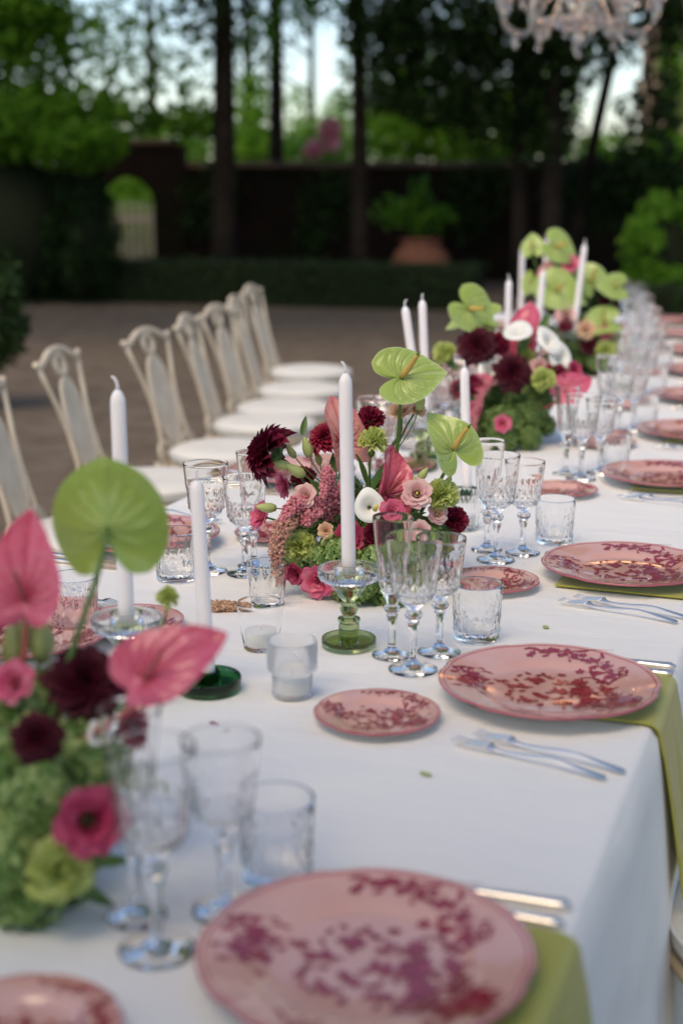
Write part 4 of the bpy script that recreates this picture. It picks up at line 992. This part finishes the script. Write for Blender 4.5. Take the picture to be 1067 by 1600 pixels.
def calyx_mesh(m, tubey=False):
    b = MB()
    if tubey: b.lathe([(0, -1.15), (.16, -1.1), (.24, -.9), (.27, -.4), (.34, -.05), (.2, .0)], 12)
    else:
        b.lathe([(0, -.42), (.14, -.40), (.26, -.28), (.24, -.12)], 12)
        for k in range(7):
            a = 2 * pi * k / 7; x, y = cos(a), sin(a)
            b.add([(.16 * x - .07 * y, .16 * y + .07 * x, -.36), (.16 * x + .07 * y, .16 * y - .07 * x, -.36), (.48 * x, .48 * y, -.26), (.36 * x - .10 * y, .36 * y + .10 * x, -.30), (.36 * x + .10 * y, .36 * y - .10 * x, -.30)], [(0, 1, 4, 3), (3, 4, 2)])
    return b.mesh('calyx', m)
FULL = [(3, .05, .45, 4, 0), (4, .12, .62, 12, 6), (5, .20, .75, 24, 18), (6, .28, .85, 42, 26), (6, .32, .88, 60, 30)]
OPEN = [(4, .22, .62, 10, -6), (5, .28, .80, 24, 20), (6, .30, .92, 48, 30), (6, .32, .95, 66, 28)]
FM = dict(
    ag1=anthurium(M['anth_g'], .20, .12, .10, seed=1), ag2=anthurium(M['anth_g'], .35, .35, .05, seed=2, wave=.08), ag3=anthurium(M['anth_g'], .3, .2, .25, seed=3),
    ap1=anthurium(M['anth_p'], .15, .40, .05, seed=4, shape=NARROW), ag4=anthurium(M['anth_gb'], .18, .30, .20, seed=8, shape=ROUND, quilt=.03, wave=.09), ap2=anthurium(M['anth_p'], .1, .2, 0, roll=1.7, seed=5), apale=anthurium(M['anth_pale'], .05, .1, 0, roll=1.9, seed=6), apale2=anthurium(M['anth_pale'], .2, .4, .05, seed=7),
    sp=spadix_mesh(M['spadix'], M['spadix_tip'], L=.85, dy=0), spp=spadix_mesh(M['spadix_p'], M['spadix_p'], .55, .05, dy=.9),
    dah=dahlia(M['dahlia'], 95, 1), dah2=dahlia(M['dahlia_k'], 100, 2, 10, 100), dar=dahlia(M['dahlia_r'], 75, 3, 12, 100),
    cb=carnation(M['carn_b'], 46, 1), cg=carnation(M['carn_g'], 46, 2), cg2=carnation(M['carn_g'], 40, 3),
    rs=rose(M['rose'], FULL, 1), rs2=rose(M['rose'], FULL, 7), rm=rose(M['rose_m'], FULL, 2), bl=rose(M['blush'], OPEN, 3, M['yellow']), pc=rose(M['peach'], FULL, 4), ro=rose(M['rose_m'], OPEN, 5, M['stem_dark']),
    ca=calla(M['calla']), hy=florets(M['hydr'], 60, .27, 1), hy2=florets(M['hydr'], 66, .25, 2), ms=florets(M['moss'], 190, .12, 3), lf=leaf_one(M['leaf']), bd=bud_mesh(M['bud']),
    cx=calyx_mesh(M['leaf']), cxt=calyx_mesh(M['stem'], True))
KIND = dict(ag1='green_anthurium', ag2='green_anthurium', ag3='green_anthurium', ag4='green_anthurium', ap1='pink_anthurium', ap2='pink_anthurium', apale='pink_anthurium', apale2='pink_anthurium', dah='dahlia', dah2='dahlia', dar='dahlia',
            cb='carnation', cg='carnation', cg2='carnation', rs='rose', rs2='rose', rm='rose', bl='lisianthus', pc='spray_rose', ro='lisianthus', ca='calla_lily', hy='hydrangea_head', hy2='hydrangea_head', ms='moss_tuft', lf='leaf', bd='bud')
class Bouquet:
    def __init__(s, root_loc, label):
        s.o = V(root_loc); s.root = thing('floral_arrangement', label, 'bouquet', s.o, group='floral arrangements along the table')
        MB().lathe([(0, 0), (.06, 0), (.075, .02), (.06, .05), (0, .06)], 24).build('floral_foam', M['hedge_core'], s.root)
    def add(s, k, px, py, Y, dpx, n=(0, -.9, .4), u=(0, 0, 1), stem=None, sr=.0018, end=None, spad=True, unit=None, bend=.3, sdir=None):
        P = at(px, py, Y); sc = dpx * Y * 0.985 / FPX / 2 if unit is None else unit * (1.1 if k == 'bd' else 1)
        Mx = Matrix.Translation(P - s.o) @ frame_of(n, u).to_4x4() @ Matrix.Scale(sc, 4)
        o = link(KIND[k], FM[k], s.root, Mx)
        if k[0] == 'a' and spad:
            if k[1] == 'p': link('spadix', FM['spp'], o)
            else:
                dl = frame_of(n, u).transposed() @ V(sdir).normalized() if sdir else V((0, .35, 1)).normalized()
                link('spadix', FM['sp'], o, V((0, 0, 1)).rotation_difference(dl).to_matrix().to_4x4())
        if k in ('dah', 'dah2', 'dar', 'rs', 'rs2', 'rm', 'bl', 'pc', 'ro'): link('calyx', FM['cx'], o)
        if k in ('cb', 'cg', 'cg2'): link('calyx', FM['cxt'], o)
        if stem:
            nv = frame_of(n, u).col[2]; off = 0.0 if k[0] == 'a' else (-1.1 if k[0] == 'c' else -.4) * sc
            A = P - s.o + nv * off; E_ = V(end) - s.o if end else V((FR.uniform(-.03, .03), FR.uniform(-.03, .03), .05))
            dirn = -nv if k[0] != 'a' else (V((0, 0, -1)) - nv * .4).normalized()
            L = (A - E_).length; pts = bez(A, A + dirn * L * bend, E_ + (A - E_) * .35 + V((0, 0, .02)), E_, 9)
            inv = Mx.inverted(); MB().tube([inv @ p for p in pts], [sr / sc * (1 + .25 * i / 8) for i in range(9)], 7).build('stem', M[stem], o)
        return o
    def plume(s, pts, rad, n, m, seed):
        P_ = [at(*p) - s.o for p in pts]; return link('amaranth_plume', plume(P_, rad, n, M[m], seed), s.root)

# --- centre bouquet, in focus
B = Bouquet((.03, 2.43, TZ), 'lush bouquet of lime, pink and burgundy blooms behind the upright centre candle')
Y = 2.40
for px, py, dy, d in ((520, 880, .0, 86), (575, 895, -.05, 84), (610, 905, -.03, 80), (545, 925, -.09, 62), (592, 922, -.09, 60), (560, 850, .03, 90), (640, 845, .02, 88), (685, 845, .0, 70), (480, 868, .05, 70), (505, 800, .08, 80), (450, 850, .08, 54), (600, 800, .10, 80), (655, 890, .06, 70), (540, 770, .1, 60), (630, 790, .07, 64)):
    B.add(FR.choice(['hy', 'hy2']), px, py, Y + dy, d, (FR.uniform(-.4, .4) + (px - 560) / 250, -.75, FR.uniform(.1, .7)))
for px, py, dy, d in ((560, 915, -.13, 60), (618, 925, -.12, 64), (530, 868, -.09, 56), (632, 862, -.08, 62), (668, 852, -.06, 60), (505, 872, -.08, 46), (588, 878, -.10, 58), (482, 812, -.03, 50), (600, 768, .02, 50), (640, 905, -.10, 50)):
    B.add(FR.choice(['hy', 'hy2']), px, py, Y + dy, d, (FR.uniform(-.3, .3), -.85, FR.uniform(.2, .7)))
for px, py, dy, d, nn in ((476, 775, -.05, 40, (-.4, -.8, .4)), (525, 905, -.13, 40, (.1, -.9, .2)), (612, 800, -.08, 44, (.1, -.85, .4)), (655, 830, -.09, 36, (.2, -.9, .3))):
    B.add(FR.choice(['rs', 'bl', 'rs2']), px, py, Y + dy, d, nn, (0, 0, 1), 'stem')
B.add('dah', 420, 706, Y - .02, 112, (-.74, .10, .36), (0, 0, 1), 'stem_dark', .0024, at(512, 815, Y + .01), bend=.15)
B.add('dar', 508, 684, Y + .03, 66, (-.45, -.55, .6), (0, 0, 1), 'stem_dark')
B.add('cb', 474, 748, Y + .05, 44, (-.3, -.5, .5), (0, 0, 1), 'stem')
B.add('apale', 538, 690, Y + .02, 0, (.35, -.80, .05), (-.28, .0, 1), 'stem_red', .0028, at(555, 830, Y + .05), unit=.074)
B.add('ap2', 603, 772, Y - .02, 0, (.55, -.78, .10), (.34, .05, 1), 'stem_red', .0028, at(590, 860, Y + .05), unit=.078)
B.add('ag1', 627, 589, Y, 0, (.02, -.80, .55), (1, .12, .18), 'stem', .0028, at(612, 830, Y + .03), unit=.074, sdir=(.46, -.55, .78))
B.add('ag2', 708, 702, Y - .02, 0, (.42, -.80, .35), (-.30, .05, 1), 'stem', .0028, at(640, 840, Y + .03), unit=.068, sdir=(.48, -.45, .85))
B.add('cb', 578, 655, Y + .03, 50, (.05, -.25, .95), (0, 1, 0), 'stem', .0018, at(580, 800, Y + .04))
B.add('cg2', 583, 688, Y, 50, (.12, -.2, .95), (0, 1, 0), 'stem', .0018, at(577, 810, Y + .02))
B.add('cg', 467, 852, Y - .06, 58, (-.35, -.8, .35), (0, 0, 1), 'stem')
B.add('cg', 690, 773, Y - .03, 58, (.45, -.75, .45), (0, 0, 1), 'stem')
B.add('bl', 651, 771, Y - .06, 48, (.02, -.88, .42), (0, 0, 1), 'stem')
B.add('pc', 626, 642, Y + .04, 44, (-.15, -.45, .8), (0, 0, 1), 'stem'); B.add('pc', 651, 640, Y + .05, 32, (.4, -.5, .7), (0, 0, 1), 'stem')
B.add('pc', 509, 829, Y - .07, 28, (-.1, -.92, .4), (0, 0, 1), 'stem')
B.add('rm', 547, 842, Y - .04, 58, (.05, -.9, .35), (0, 0, 1), 'stem')
B.add('rs', 408, 806, Y - .01, 50, (-.75, -.45, .35), (0, 0, 1), 'stem'); B.add('rs2', 444, 758, Y + .03, 46, (-.65, -.35, -.1), (0, 0, 1), 'stem')
B.add('rm', 461, 896, Y - .08, 42, (-.5, -.75, -.2), (0, 0, 1), 'stem'); B.add('rs2', 497, 908, Y - .10, 60, (-.25, -.9, -.05), (0, 0, 1), 'stem')
B.add('cb', 711, 813, Y - .01, 48, (.65, -.6, .2), (0, 0, 1), 'stem'); B.add('cb', 592, 838, Y - .05, 54, (.1, -.9, .2), (0, 0, 1), 'stem'); B.add('cb', 640, 870, Y - .05, 44, (.2, -.9, .1), (0, 0, 1), 'stem')
B.add('bl', 683, 803, Y - .04, 34, (.35, -.8, .35), (0, 0, 1), 'stem'); B.add('rs', 700, 850, Y - .02, 40, (.5, -.8, 0), (0, 0, 1), 'stem')
B.add('rs', 662, 880, Y - .03, 40, (.3, -.9, 0), (0, 0, 1), 'stem')
B.add('ca', 578, 792, Y - .08, 0, (.02, -.96, .25), (0, 0, 1), 'stem', .0024, unit=.027)
MB().tube([at(586, 796, Y - .088) - B.o, at(589, 790, Y - .10) - B.o], [.0045, .003], 8).build('spadix', M['yellow'], B.root)
for px, py, dy, L, nn in ((455, 706, .02, .013, (-.5, -.2, .8)), (480, 700, 0, .018, (-.25, -.2, 1)), (462, 735, -.03, .019, (-.75, -.3, .55)), (440, 726, -.03, .016, (-.9, -.2, .25)), (417, 793, -.05, .017, (-.9, -.3, .15)), (648, 755, -.05, .012, (-.1, -.3, 1)), (660, 742, -.04, .014, (.5, -.3, .8)), (657, 628, .0, .015, (.2, -.1, 1)), (505, 848, -.09, .009, (0, -.6, .6)), (497, 716, .03, .012, (-.3, 0, 1)), (700, 752, .0, .011, (.4, -.2, .9)), (517, 838, -.08, .008, (.3, -.6, .6))):
    B.add('bd', px, py, Y + dy, 0, nn, (0, 1, 0.2), 'stem', .0011, at(540 + FR.uniform(-40, 40), 830, Y + .02), unit=L)
for px, py, dy, L, nn, u in ((475, 665, .04, .02, (.2, -.8, .4), (.3, 0, 1)), (520, 730, .02, .028, (.3, -.8, .3), (.2, 0, 1)), (567, 735, 0, .030, (.8, -.5, .2), (-.2, 0, 1)), (590, 745, 0, .026, (-.6, -.6, .2), (.4, 0, 1)), (668, 815, -.04, .030, (.1, -.7, .7), (-.4, -.2, .6)), (640, 810, -.05, .03, (-.2, -.7, .7), (.6, 0, .4)), (475, 830, -.05, .022, (0, -.8, .5), (.8, 0, -.1)), (500, 765, 0, .03, (-.2, -.8, .4), (-.6, 0, .6)), (690, 825, -.03, .024, (.2, -.6, .7), (.8, 0, .1)), (530, 790, 0, .03, (.2, -.8, .3), (.3, 0, .8)), (612, 700, .02, .022, (-.6, -.5, .3), (.2, 0, 1)), (535, 905, -.12, .03, (0, -.7, .6), (.3, -.4, -.5)), (580, 935, -.13, .028, (.1, -.6, .7), (.5, -.4, -.4)), (620, 925, -.12, .03, (.2, -.6, .7), (.6, -.3, -.3))):
    B.add('lf', px, py, Y + dy, 0, nn, u, None, unit=L)
B.plume([(535, 765, Y), (500, 790, Y - .03), (465, 785, Y - .06), (440, 815, Y - .08)], .017, 1500, 'amar_p', 1)
B.plume([(470, 800, Y - .04), (442, 825, Y - .08), (432, 860, Y - .09), (437, 912, Y - .09)], .0165, 1700, 'amar', 2)
B.plume([(540, 800, Y), (515, 760, Y - .03), (512, 738, Y - .04), (505, 775, Y - .05)], .013, 900, 'amar_p', 3)
B.plume([(520, 805, Y), (490, 800, Y - .05), (478, 815, Y - .06), (500, 800, Y - .05)], .013, 700, 'amar_p', 4)

# --- near bouquet, out of focus at the chair side of the camera
Y = 1.30
B = Bouquet((-.365, 1.30, TZ), 'near blurred bouquet with one large green spathe and two deep pink ones')
for px, py, dy, d in ((30, 1200, 0, 170), (110, 1190, .03, 150), (20, 1330, -.06, 180), (100, 1290, -.02, 130), (40, 1385, -.06, 150), (130, 1230, .02, 120), (-60, 1300, 0, 200), (-50, 1150, .05, 200), (60, 1110, .08, 150), (-70, 1400, 0, 180), (100, 1375, -.02, 100), (150, 1215, .02, 90), (128, 1325, .02, 90), (165, 1190, .04, 80), (60, 1250, -.06, 130)):
    B.add(FR.choice(['hy', 'hy2']), px, py, Y + dy, d, (FR.uniform(-.2, .4), -.75, FR.uniform(.2, .7)))
B.add('ag4', 168, 822, 1.42, 0, (.05, .97, -.20), (-.04, .15, 1), 'stem', .0030, at(60, 1200, 1.32), unit=.070, bend=.2)
B.add('ap1', 38, 935, 1.36, 0, (-.12, -.90, .20), (.02, .12, 1), 'stem_red', .0028, unit=.078)
B.add('ap1', 228, 1058, 1.30, 0, (-.15, -.72, .66), (1, .15, .72), 'stem_red', .0030, at(60, 1220, 1.32), unit=.078)
B.add('dah2', 135, 1070, 1.36, 150, (.35, -.65, .6), (0, 0, 1), 'stem_dark', .003); B.add('dah2', 60, 1155, 1.26, 100, (.1, -.9, .3), (0, 0, 1), 'stem_dark')
B.add('dar', 212, 1140, 1.37, 80, (.6, -.7, .2), (0, 0, 1), 'stem_dark'); B.add('ro', 139, 1283, 1.19, 116, (.35, -.85, .3), (0, 0, 1), 'stem')
B.add('cg', 92, 1358, 1.20, 124, (.35, -.85, .2), (0, 0, 1), 'stem'); B.add('rs', 22, 1066, 1.33, 76, (-.1, -.8, .5), (0, 0, 1), 'stem')
B.add('rs2', -40, 1010, 1.36, 80, (-.3, -.7, .6), (0, 0, 1), 'stem'); B.add('ca', 122, 1128, 1.34, 0, (.3, -.6, .7), (0, 0, 1), 'stem', unit=.017); B.add('ca', 158, 1150, 1.31, 0, (.6, -.7, .3), (0, 0, 1), 'stem', unit=.013)
for px, py, L in ((22, 1010, .026), (66, 1000, .025), (44, 985, .02)): B.add('bd', px, py, 1.38, 0, (.1, -.2, 1), (0, 1, .2), 'stem', .0015, unit=L)
B.add('cg2', 262, 932, 1.62, 40, (.1, -.6, .7), (0, 0, 1), 'stem', .0015, at(150, 1120, 1.40))
B.add('cg2', 238, 1225, 1.36, 34, (.6, -.6, .4), (0, 0, 1), 'stem', .0015)
for px, py, L, u in ((178, 1215, .022, (.7, 0, .3)), (20, 1240, .03, (.4, -.3, .3)), (165, 1175, .024, (.9, 0, .1)), (70, 1230, .025, (.3, -.3, .8)), (40, 1340, .03, (.6, -.3, -.2)), (150, 1400, .022, (.7, -.2, -.3)), (175, 1345, .02, (.8, 0, 0))): B.add('lf', px, py, 1.24, 0, (.2, -.8, .4), u, None, unit=L)

# --- second bouquet
Y = 3.76
B = Bouquet((.443, 3.783, TZ), 'second bouquet past the centre one, white callas over fluffy green mounds')
for px, py, dy, d in ((745, 650, 0, 62), (785, 665, -.08, 70), (825, 650, -.04, 62), (760, 625, .05, 64), (805, 625, .02, 66), (840, 625, .04, 54), (735, 672, -.04, 44), (850, 665, -.02, 40), (770, 600, .08, 60), (830, 600, .08, 60), (785, 690, -.12, 50), (825, 685, -.10, 46), (870, 590, .06, 56)):
    B.add(FR.choice(['ms', 'ms', 'hy2']), px, py, Y + dy, d, ((px - 785) / 120, -.7, .5))
B.add('ag1', 733, 482, Y, 0, (.25, -.85, .30), (.75, .1, -.62), 'stem', .003, at(770, 620, Y), unit=.085)
B.add('ag2', 752, 498, Y + .06, 0, (.0, -.45, .9), (-1, 0, .25), 'stem', .003, at(768, 620, Y), unit=.085)
B.add('ap2', 823, 540, Y + .05, 0, (-.5, -.8, .1), (.0, .1, 1), 'stem_red', .003, unit=.105)
B.add('ap1', 878, 612, Y - .10, 0, (.1, -.8, .55), (.75, .1, .45), 'stem_red', .003, unit=.085)
B.add('dah2', 745, 541, Y - .02, 70, (-.2, -.85, .3), (0, 0, 1), 'stem_dark'); B.add('dah2', 800, 583, Y - .08, 68, (.1, -.9, .2), (0, 0, 1), 'stem_dark')
B.add('cb', 777, 537, Y, 40, (.2, -.7, .6), (0, 0, 1), 'stem'); B.add('dar', 715, 608, Y, 38, (-.6, -.7, .3), (0, 0, 1), 'stem_dark'); B.add('cb', 740, 600, Y - .05, 34, (-.2, -.8, .3), (0, 0, 1), 'stem')
B.add('cb', 868, 588, Y - .06, 44, (.4, -.8, .3), (0, 0, 1), 'stem'); B.add('rm', 897, 578, Y - .05, 30, (.5, -.7, .4), (0, 0, 1), 'stem')
for px, py, nn in ((808, 512, (-.2, -.5, .85)), (771, 577, (.3, -.8, .45)), (864, 530, (.5, -.6, .6)), (880, 556, (.5, -.75, .35))): B.add('ca', px, py, Y - .05, 0, nn, (0, 0, 1), 'stem', unit=.040)
B.add('rs', 785, 662, Y - .15, 30, (0, -.95, .2), (0, 0, 1), 'stem'); B.add('rs', 752, 598, Y - .06, 34, (-.3, -.8, .4), (0, 0, 1), 'stem'); B.add('rs2', 740, 640, Y - .08, 30, (-.5, -.8, .1), (0, 0, 1), 'stem')
B.add('cg', 848, 592, Y - .12, 42, (.3, -.8, .4), (0, 0, 1), 'stem'); B.add('cg', 694, 551, Y, 40, (-.6, -.5, .6), (0, 0, 1), 'stem', end=at(760, 640, Y)); B.add('cg2', 822, 560, Y, 36, (0, -.7, .7), (0, 0, 1), 'stem'); B.add('bl', 843, 575, Y - .04, 34, (.1, -.8, .5), (0, 0, 1), 'stem')
B.plume([(775, 590, Y - .05), (755, 610, Y - .08), (744, 640, Y - .1), (738, 680, Y - .1)], .014, 500, 'amar_p', 6)
for px, py, L, u in ((700, 565, .04, (-.5, 0, .6)), (820, 530, .05, (.4, 0, .8)), (855, 560, .04, (.7, 0, .5)), (775, 610, .05, (-.2, 0, .9)), (850, 505, .04, (.4, 0, .9))): B.add('lf', px, py, Y, 0, (.1, -.8, .4), u, None, unit=L)

# --- third bouquet
Y = 5.15
q = tp(2.86, 0); B = Bouquet((q.x, q.y, TZ), 'far bouquet of crowded green spathes rising over the rows of glasses'); Y = q.y
for px, py, dy, d in ((880, 540, 0, 60), (915, 545, 0, 60), (945, 520, 0, 44), (900, 515, .05, 60), (860, 530, .05, 44), (930, 560, -.05, 44), (890, 565, -.05, 44)):
    B.add(FR.choice(['hy', 'hy2', 'ms']), px, py, Y + dy, d, ((px - 900) / 120, -.7, .5))
B.add('ag1', 832, 388, Y + .03, 0, (-.2, -.85, .4), (-.1, 0, 1), 'stem', .0035, unit=.058); B.add('ag1', 868, 385, Y, 0, (.2, -.85, .4), (.9, 0, -.5), 'stem', .0035, unit=.085)
B.add('ag1', 868, 452, Y - .05, 0, (-.1, -.85, .45), (.8, 0, -.45), 'stem', .0035, unit=.105); B.add('ag2', 922, 440, Y, 0, (.3, -.8, .4), (-.3, 0, 1), 'stem', .0035, unit=.088)
B.add('ag1', 962, 448, Y - .05, 0, (.35, -.8, .4), (-.9, 0, -.1), 'stem', .0035, unit=.07); B.add('ag2', 945, 505, Y - .08, 0, (.1, -.7, .7), (-.8, 0, -.2), 'stem', .0035, unit=.09); B.add('ag3', 830, 440, Y, 0, (-.3, -.8, .4), (-.3, 0, -.6), 'stem', .0035, unit=.05)
B.add('rs', 890, 412, Y, 32, (0, -.8, .5), (0, 0, 1), 'stem'); B.add('bl', 884, 490, Y - .08, 36, (0, -.8, .4), (0, 0, 1), 'stem'); B.add('cb', 883, 506, Y - .09, 28, (0, -.9, .1), (0, 0, 1), 'stem'); B.add('pc', 915, 516, Y - .1, 32, (.1, -.9, .3), (0, 0, 1), 'stem')
B.add('rs2', 944, 520, Y - .1, 26, (.3, -.8, .3), (0, 0, 1), 'stem'); B.add('cg', 946, 548, Y - .12, 38, (.3, -.8, .4), (0, 0, 1), 'stem'); B.add('dah2', 920, 540, Y - .1, 34, (.1, -.9, .3), (0, 0, 1), 'stem_dark'); B.add('dah2', 866, 475, Y + .02, 40, (-.3, -.8, .3), (0, 0, 1), 'stem_dark'); B.add('dah2', 950, 475, Y + .02, 34, (.3, -.8, .3), (0, 0, 1), 'stem_dark'); B.add('apale2', 855, 430, Y, 0, (-.2, -.85, .2), (0, 0, 1), 'stem_red', unit=.05)

# --- loose pieces on the cloth
sp = thing('amaranth_sprig', 'short brown amaranth sprig lying on the cloth beside the votives', 'flower sprig', on(355, 947, TZ))
P0_ = sp.location
link('plume', plume([V(on(px, 947, TZ + .009)) - P0_ for px in (328, 345, 362, 388)], .0105, 1100, M['amar_b'], 9), sp)
pm = MB(); pm.grid(5, 4, lambda i, j: ((i / 4 - .5) * .016, (j / 3 - .5) * .010 * (1 - (i / 4 - .5) ** 2 * 2), .0012 + .002 * ((i / 4 - .5) ** 2 + (j / 3 - .5) ** 2)))
pme = pm.mesh('petal', M['bud']); pmr = pme.copy(); pmr.materials.clear(); pmr.materials.append(M['carn_b'])
for (px, py, me_, lb) in ((665, 1211, pme, 'yellow green petal fallen on the open cloth before the forks'), (852, 981, pme, 'tiny green petal fallen between the tumbler and the second charger'), (335, 1132, pmr, 'dark red petal fallen on the cloth behind the near glasses'), (358, 1143, pmr, 'wine red petal fallen closest to the near flute')):
    q = on(px, py, TZ + .0003); o = link('fallen_petal', me_, None, Matrix.Translation(q) @ Matrix.Rotation(RND.uniform(0, 6), 4, 'Z')); tag(o, lb, 'petal', 'petals fallen on the cloth')

# ------------------------------------------------------------------ chandelier hung over the far end of the table
cx = at(903, 60, 6.75); c0 = V((cx.x, 6.75, 2.085))
ch = thing('chandelier', 'crystal chandelier with curved glass arms hung from wires over the table end', 'chandelier', c0)
MB().lathe([(0, -.06), (.02, -.055), (.035, -.03), (.02, -.005), (.06, .01), (.17, .03), (.19, .045), (.17, .05), (.08, .06), (.05, .10), (.07, .16), (.05, .24), (.03, .30), (.06, .36), (.035, .42), (.02, .55), (.05, .60), (.02, .66), (0, .67)], 28).build('column', M['chand_arm'], ch)
MB().lathe([(.185, .046), (.20, .05), (.20, .062), (.185, .060)], 36).build('collar_ring', M['chand_arm'], ch)
drop = MB(); drop.lathe([(0, -.048), (.012, -.040), (.017, -.026), (.012, -.008), (.003, .004), (0, .006)], 8); drop.lathe([(0, .008), (.006, .014), (0, .020)], 6); drop_me = drop.mesh('crystal_drop', M['chand_arm'], smooth=False)
bul = MB(); bul.lathe([(0, 0), (.010, .004), (.014, .018), (.010, .036), (.003, .052), (0, .056)], 12); bul_me = bul.mesh('bulb', M['bulb'])
for k in range(10):
    a = 2 * pi * k / 10 + .2; e = V((cos(a), sin(a), 0)); zz = lambda z: V((0, 0, z))
    pts = bez(e * .05 + zz(.14), e * .22 + zz(.30), e * .18 + zz(-.06), e * .33 + zz(.0), 9)[:-1] + bez(e * .33 + zz(.0), e * .42 + zz(.04), e * .42 + zz(.12), e * .37 + zz(.17), 6)
    am = MB().tube(pts, .0075, 8).build('arm', M['chand_arm'], ch)
    b = MB(); b.lathe([(0, .165), (.02, .168), (.045, .182), (.048, .188), (.02, .184), (.014, .20), (.014, .26), (0, .26)], 16, c=(e.x * .37, e.y * .37, 0)); b.build('candle_cup', M['chand_arm'], am)
    link('bulb', bul_me, am, Matrix.Translation(e * .37 + zz(.262)))
    for rr_, zc in ((.37, .155), (.33, -.02), (.415, .17)): link('crystal_drop', drop_me, am, Matrix.Translation(e * rr_ + zz(zc)))
    e2 = V((cos(a + .3), sin(a + .3), 0))
    link('crystal_drop', drop_me, ch, Matrix.Translation(e2 * .195 + zz(.03)))
    for f in (.3, .55, .8): link('crystal_drop', drop_me, ch, Matrix.Translation(e2 * (.02 + .33 * f) + zz(.50 - .36 * sin(f * 1.5))))
link('crystal_drop', drop_me, ch, Matrix.Translation((0, 0, -.075)))
MB().tube([(0, 0, .66), (0, 0, 3.4)], .004, 6).build('hanging_wire', M['wire'], ch)
ch.scale = (.9, .9, .9)
wr = MB(); wr.tube([(-3.4, 18.0, 5.6), (c0.x - 1.2, 10.5, 5.48), (c0.x, c0.y, 5.46), (c0.x + 3.0, 12.5, 5.5), (3.6, 18.2, 5.6)], .005, 6)
tag(wr.build('support_cable', M['wire']), 'thin cable strung between the trees carrying the chandelier', 'cable')
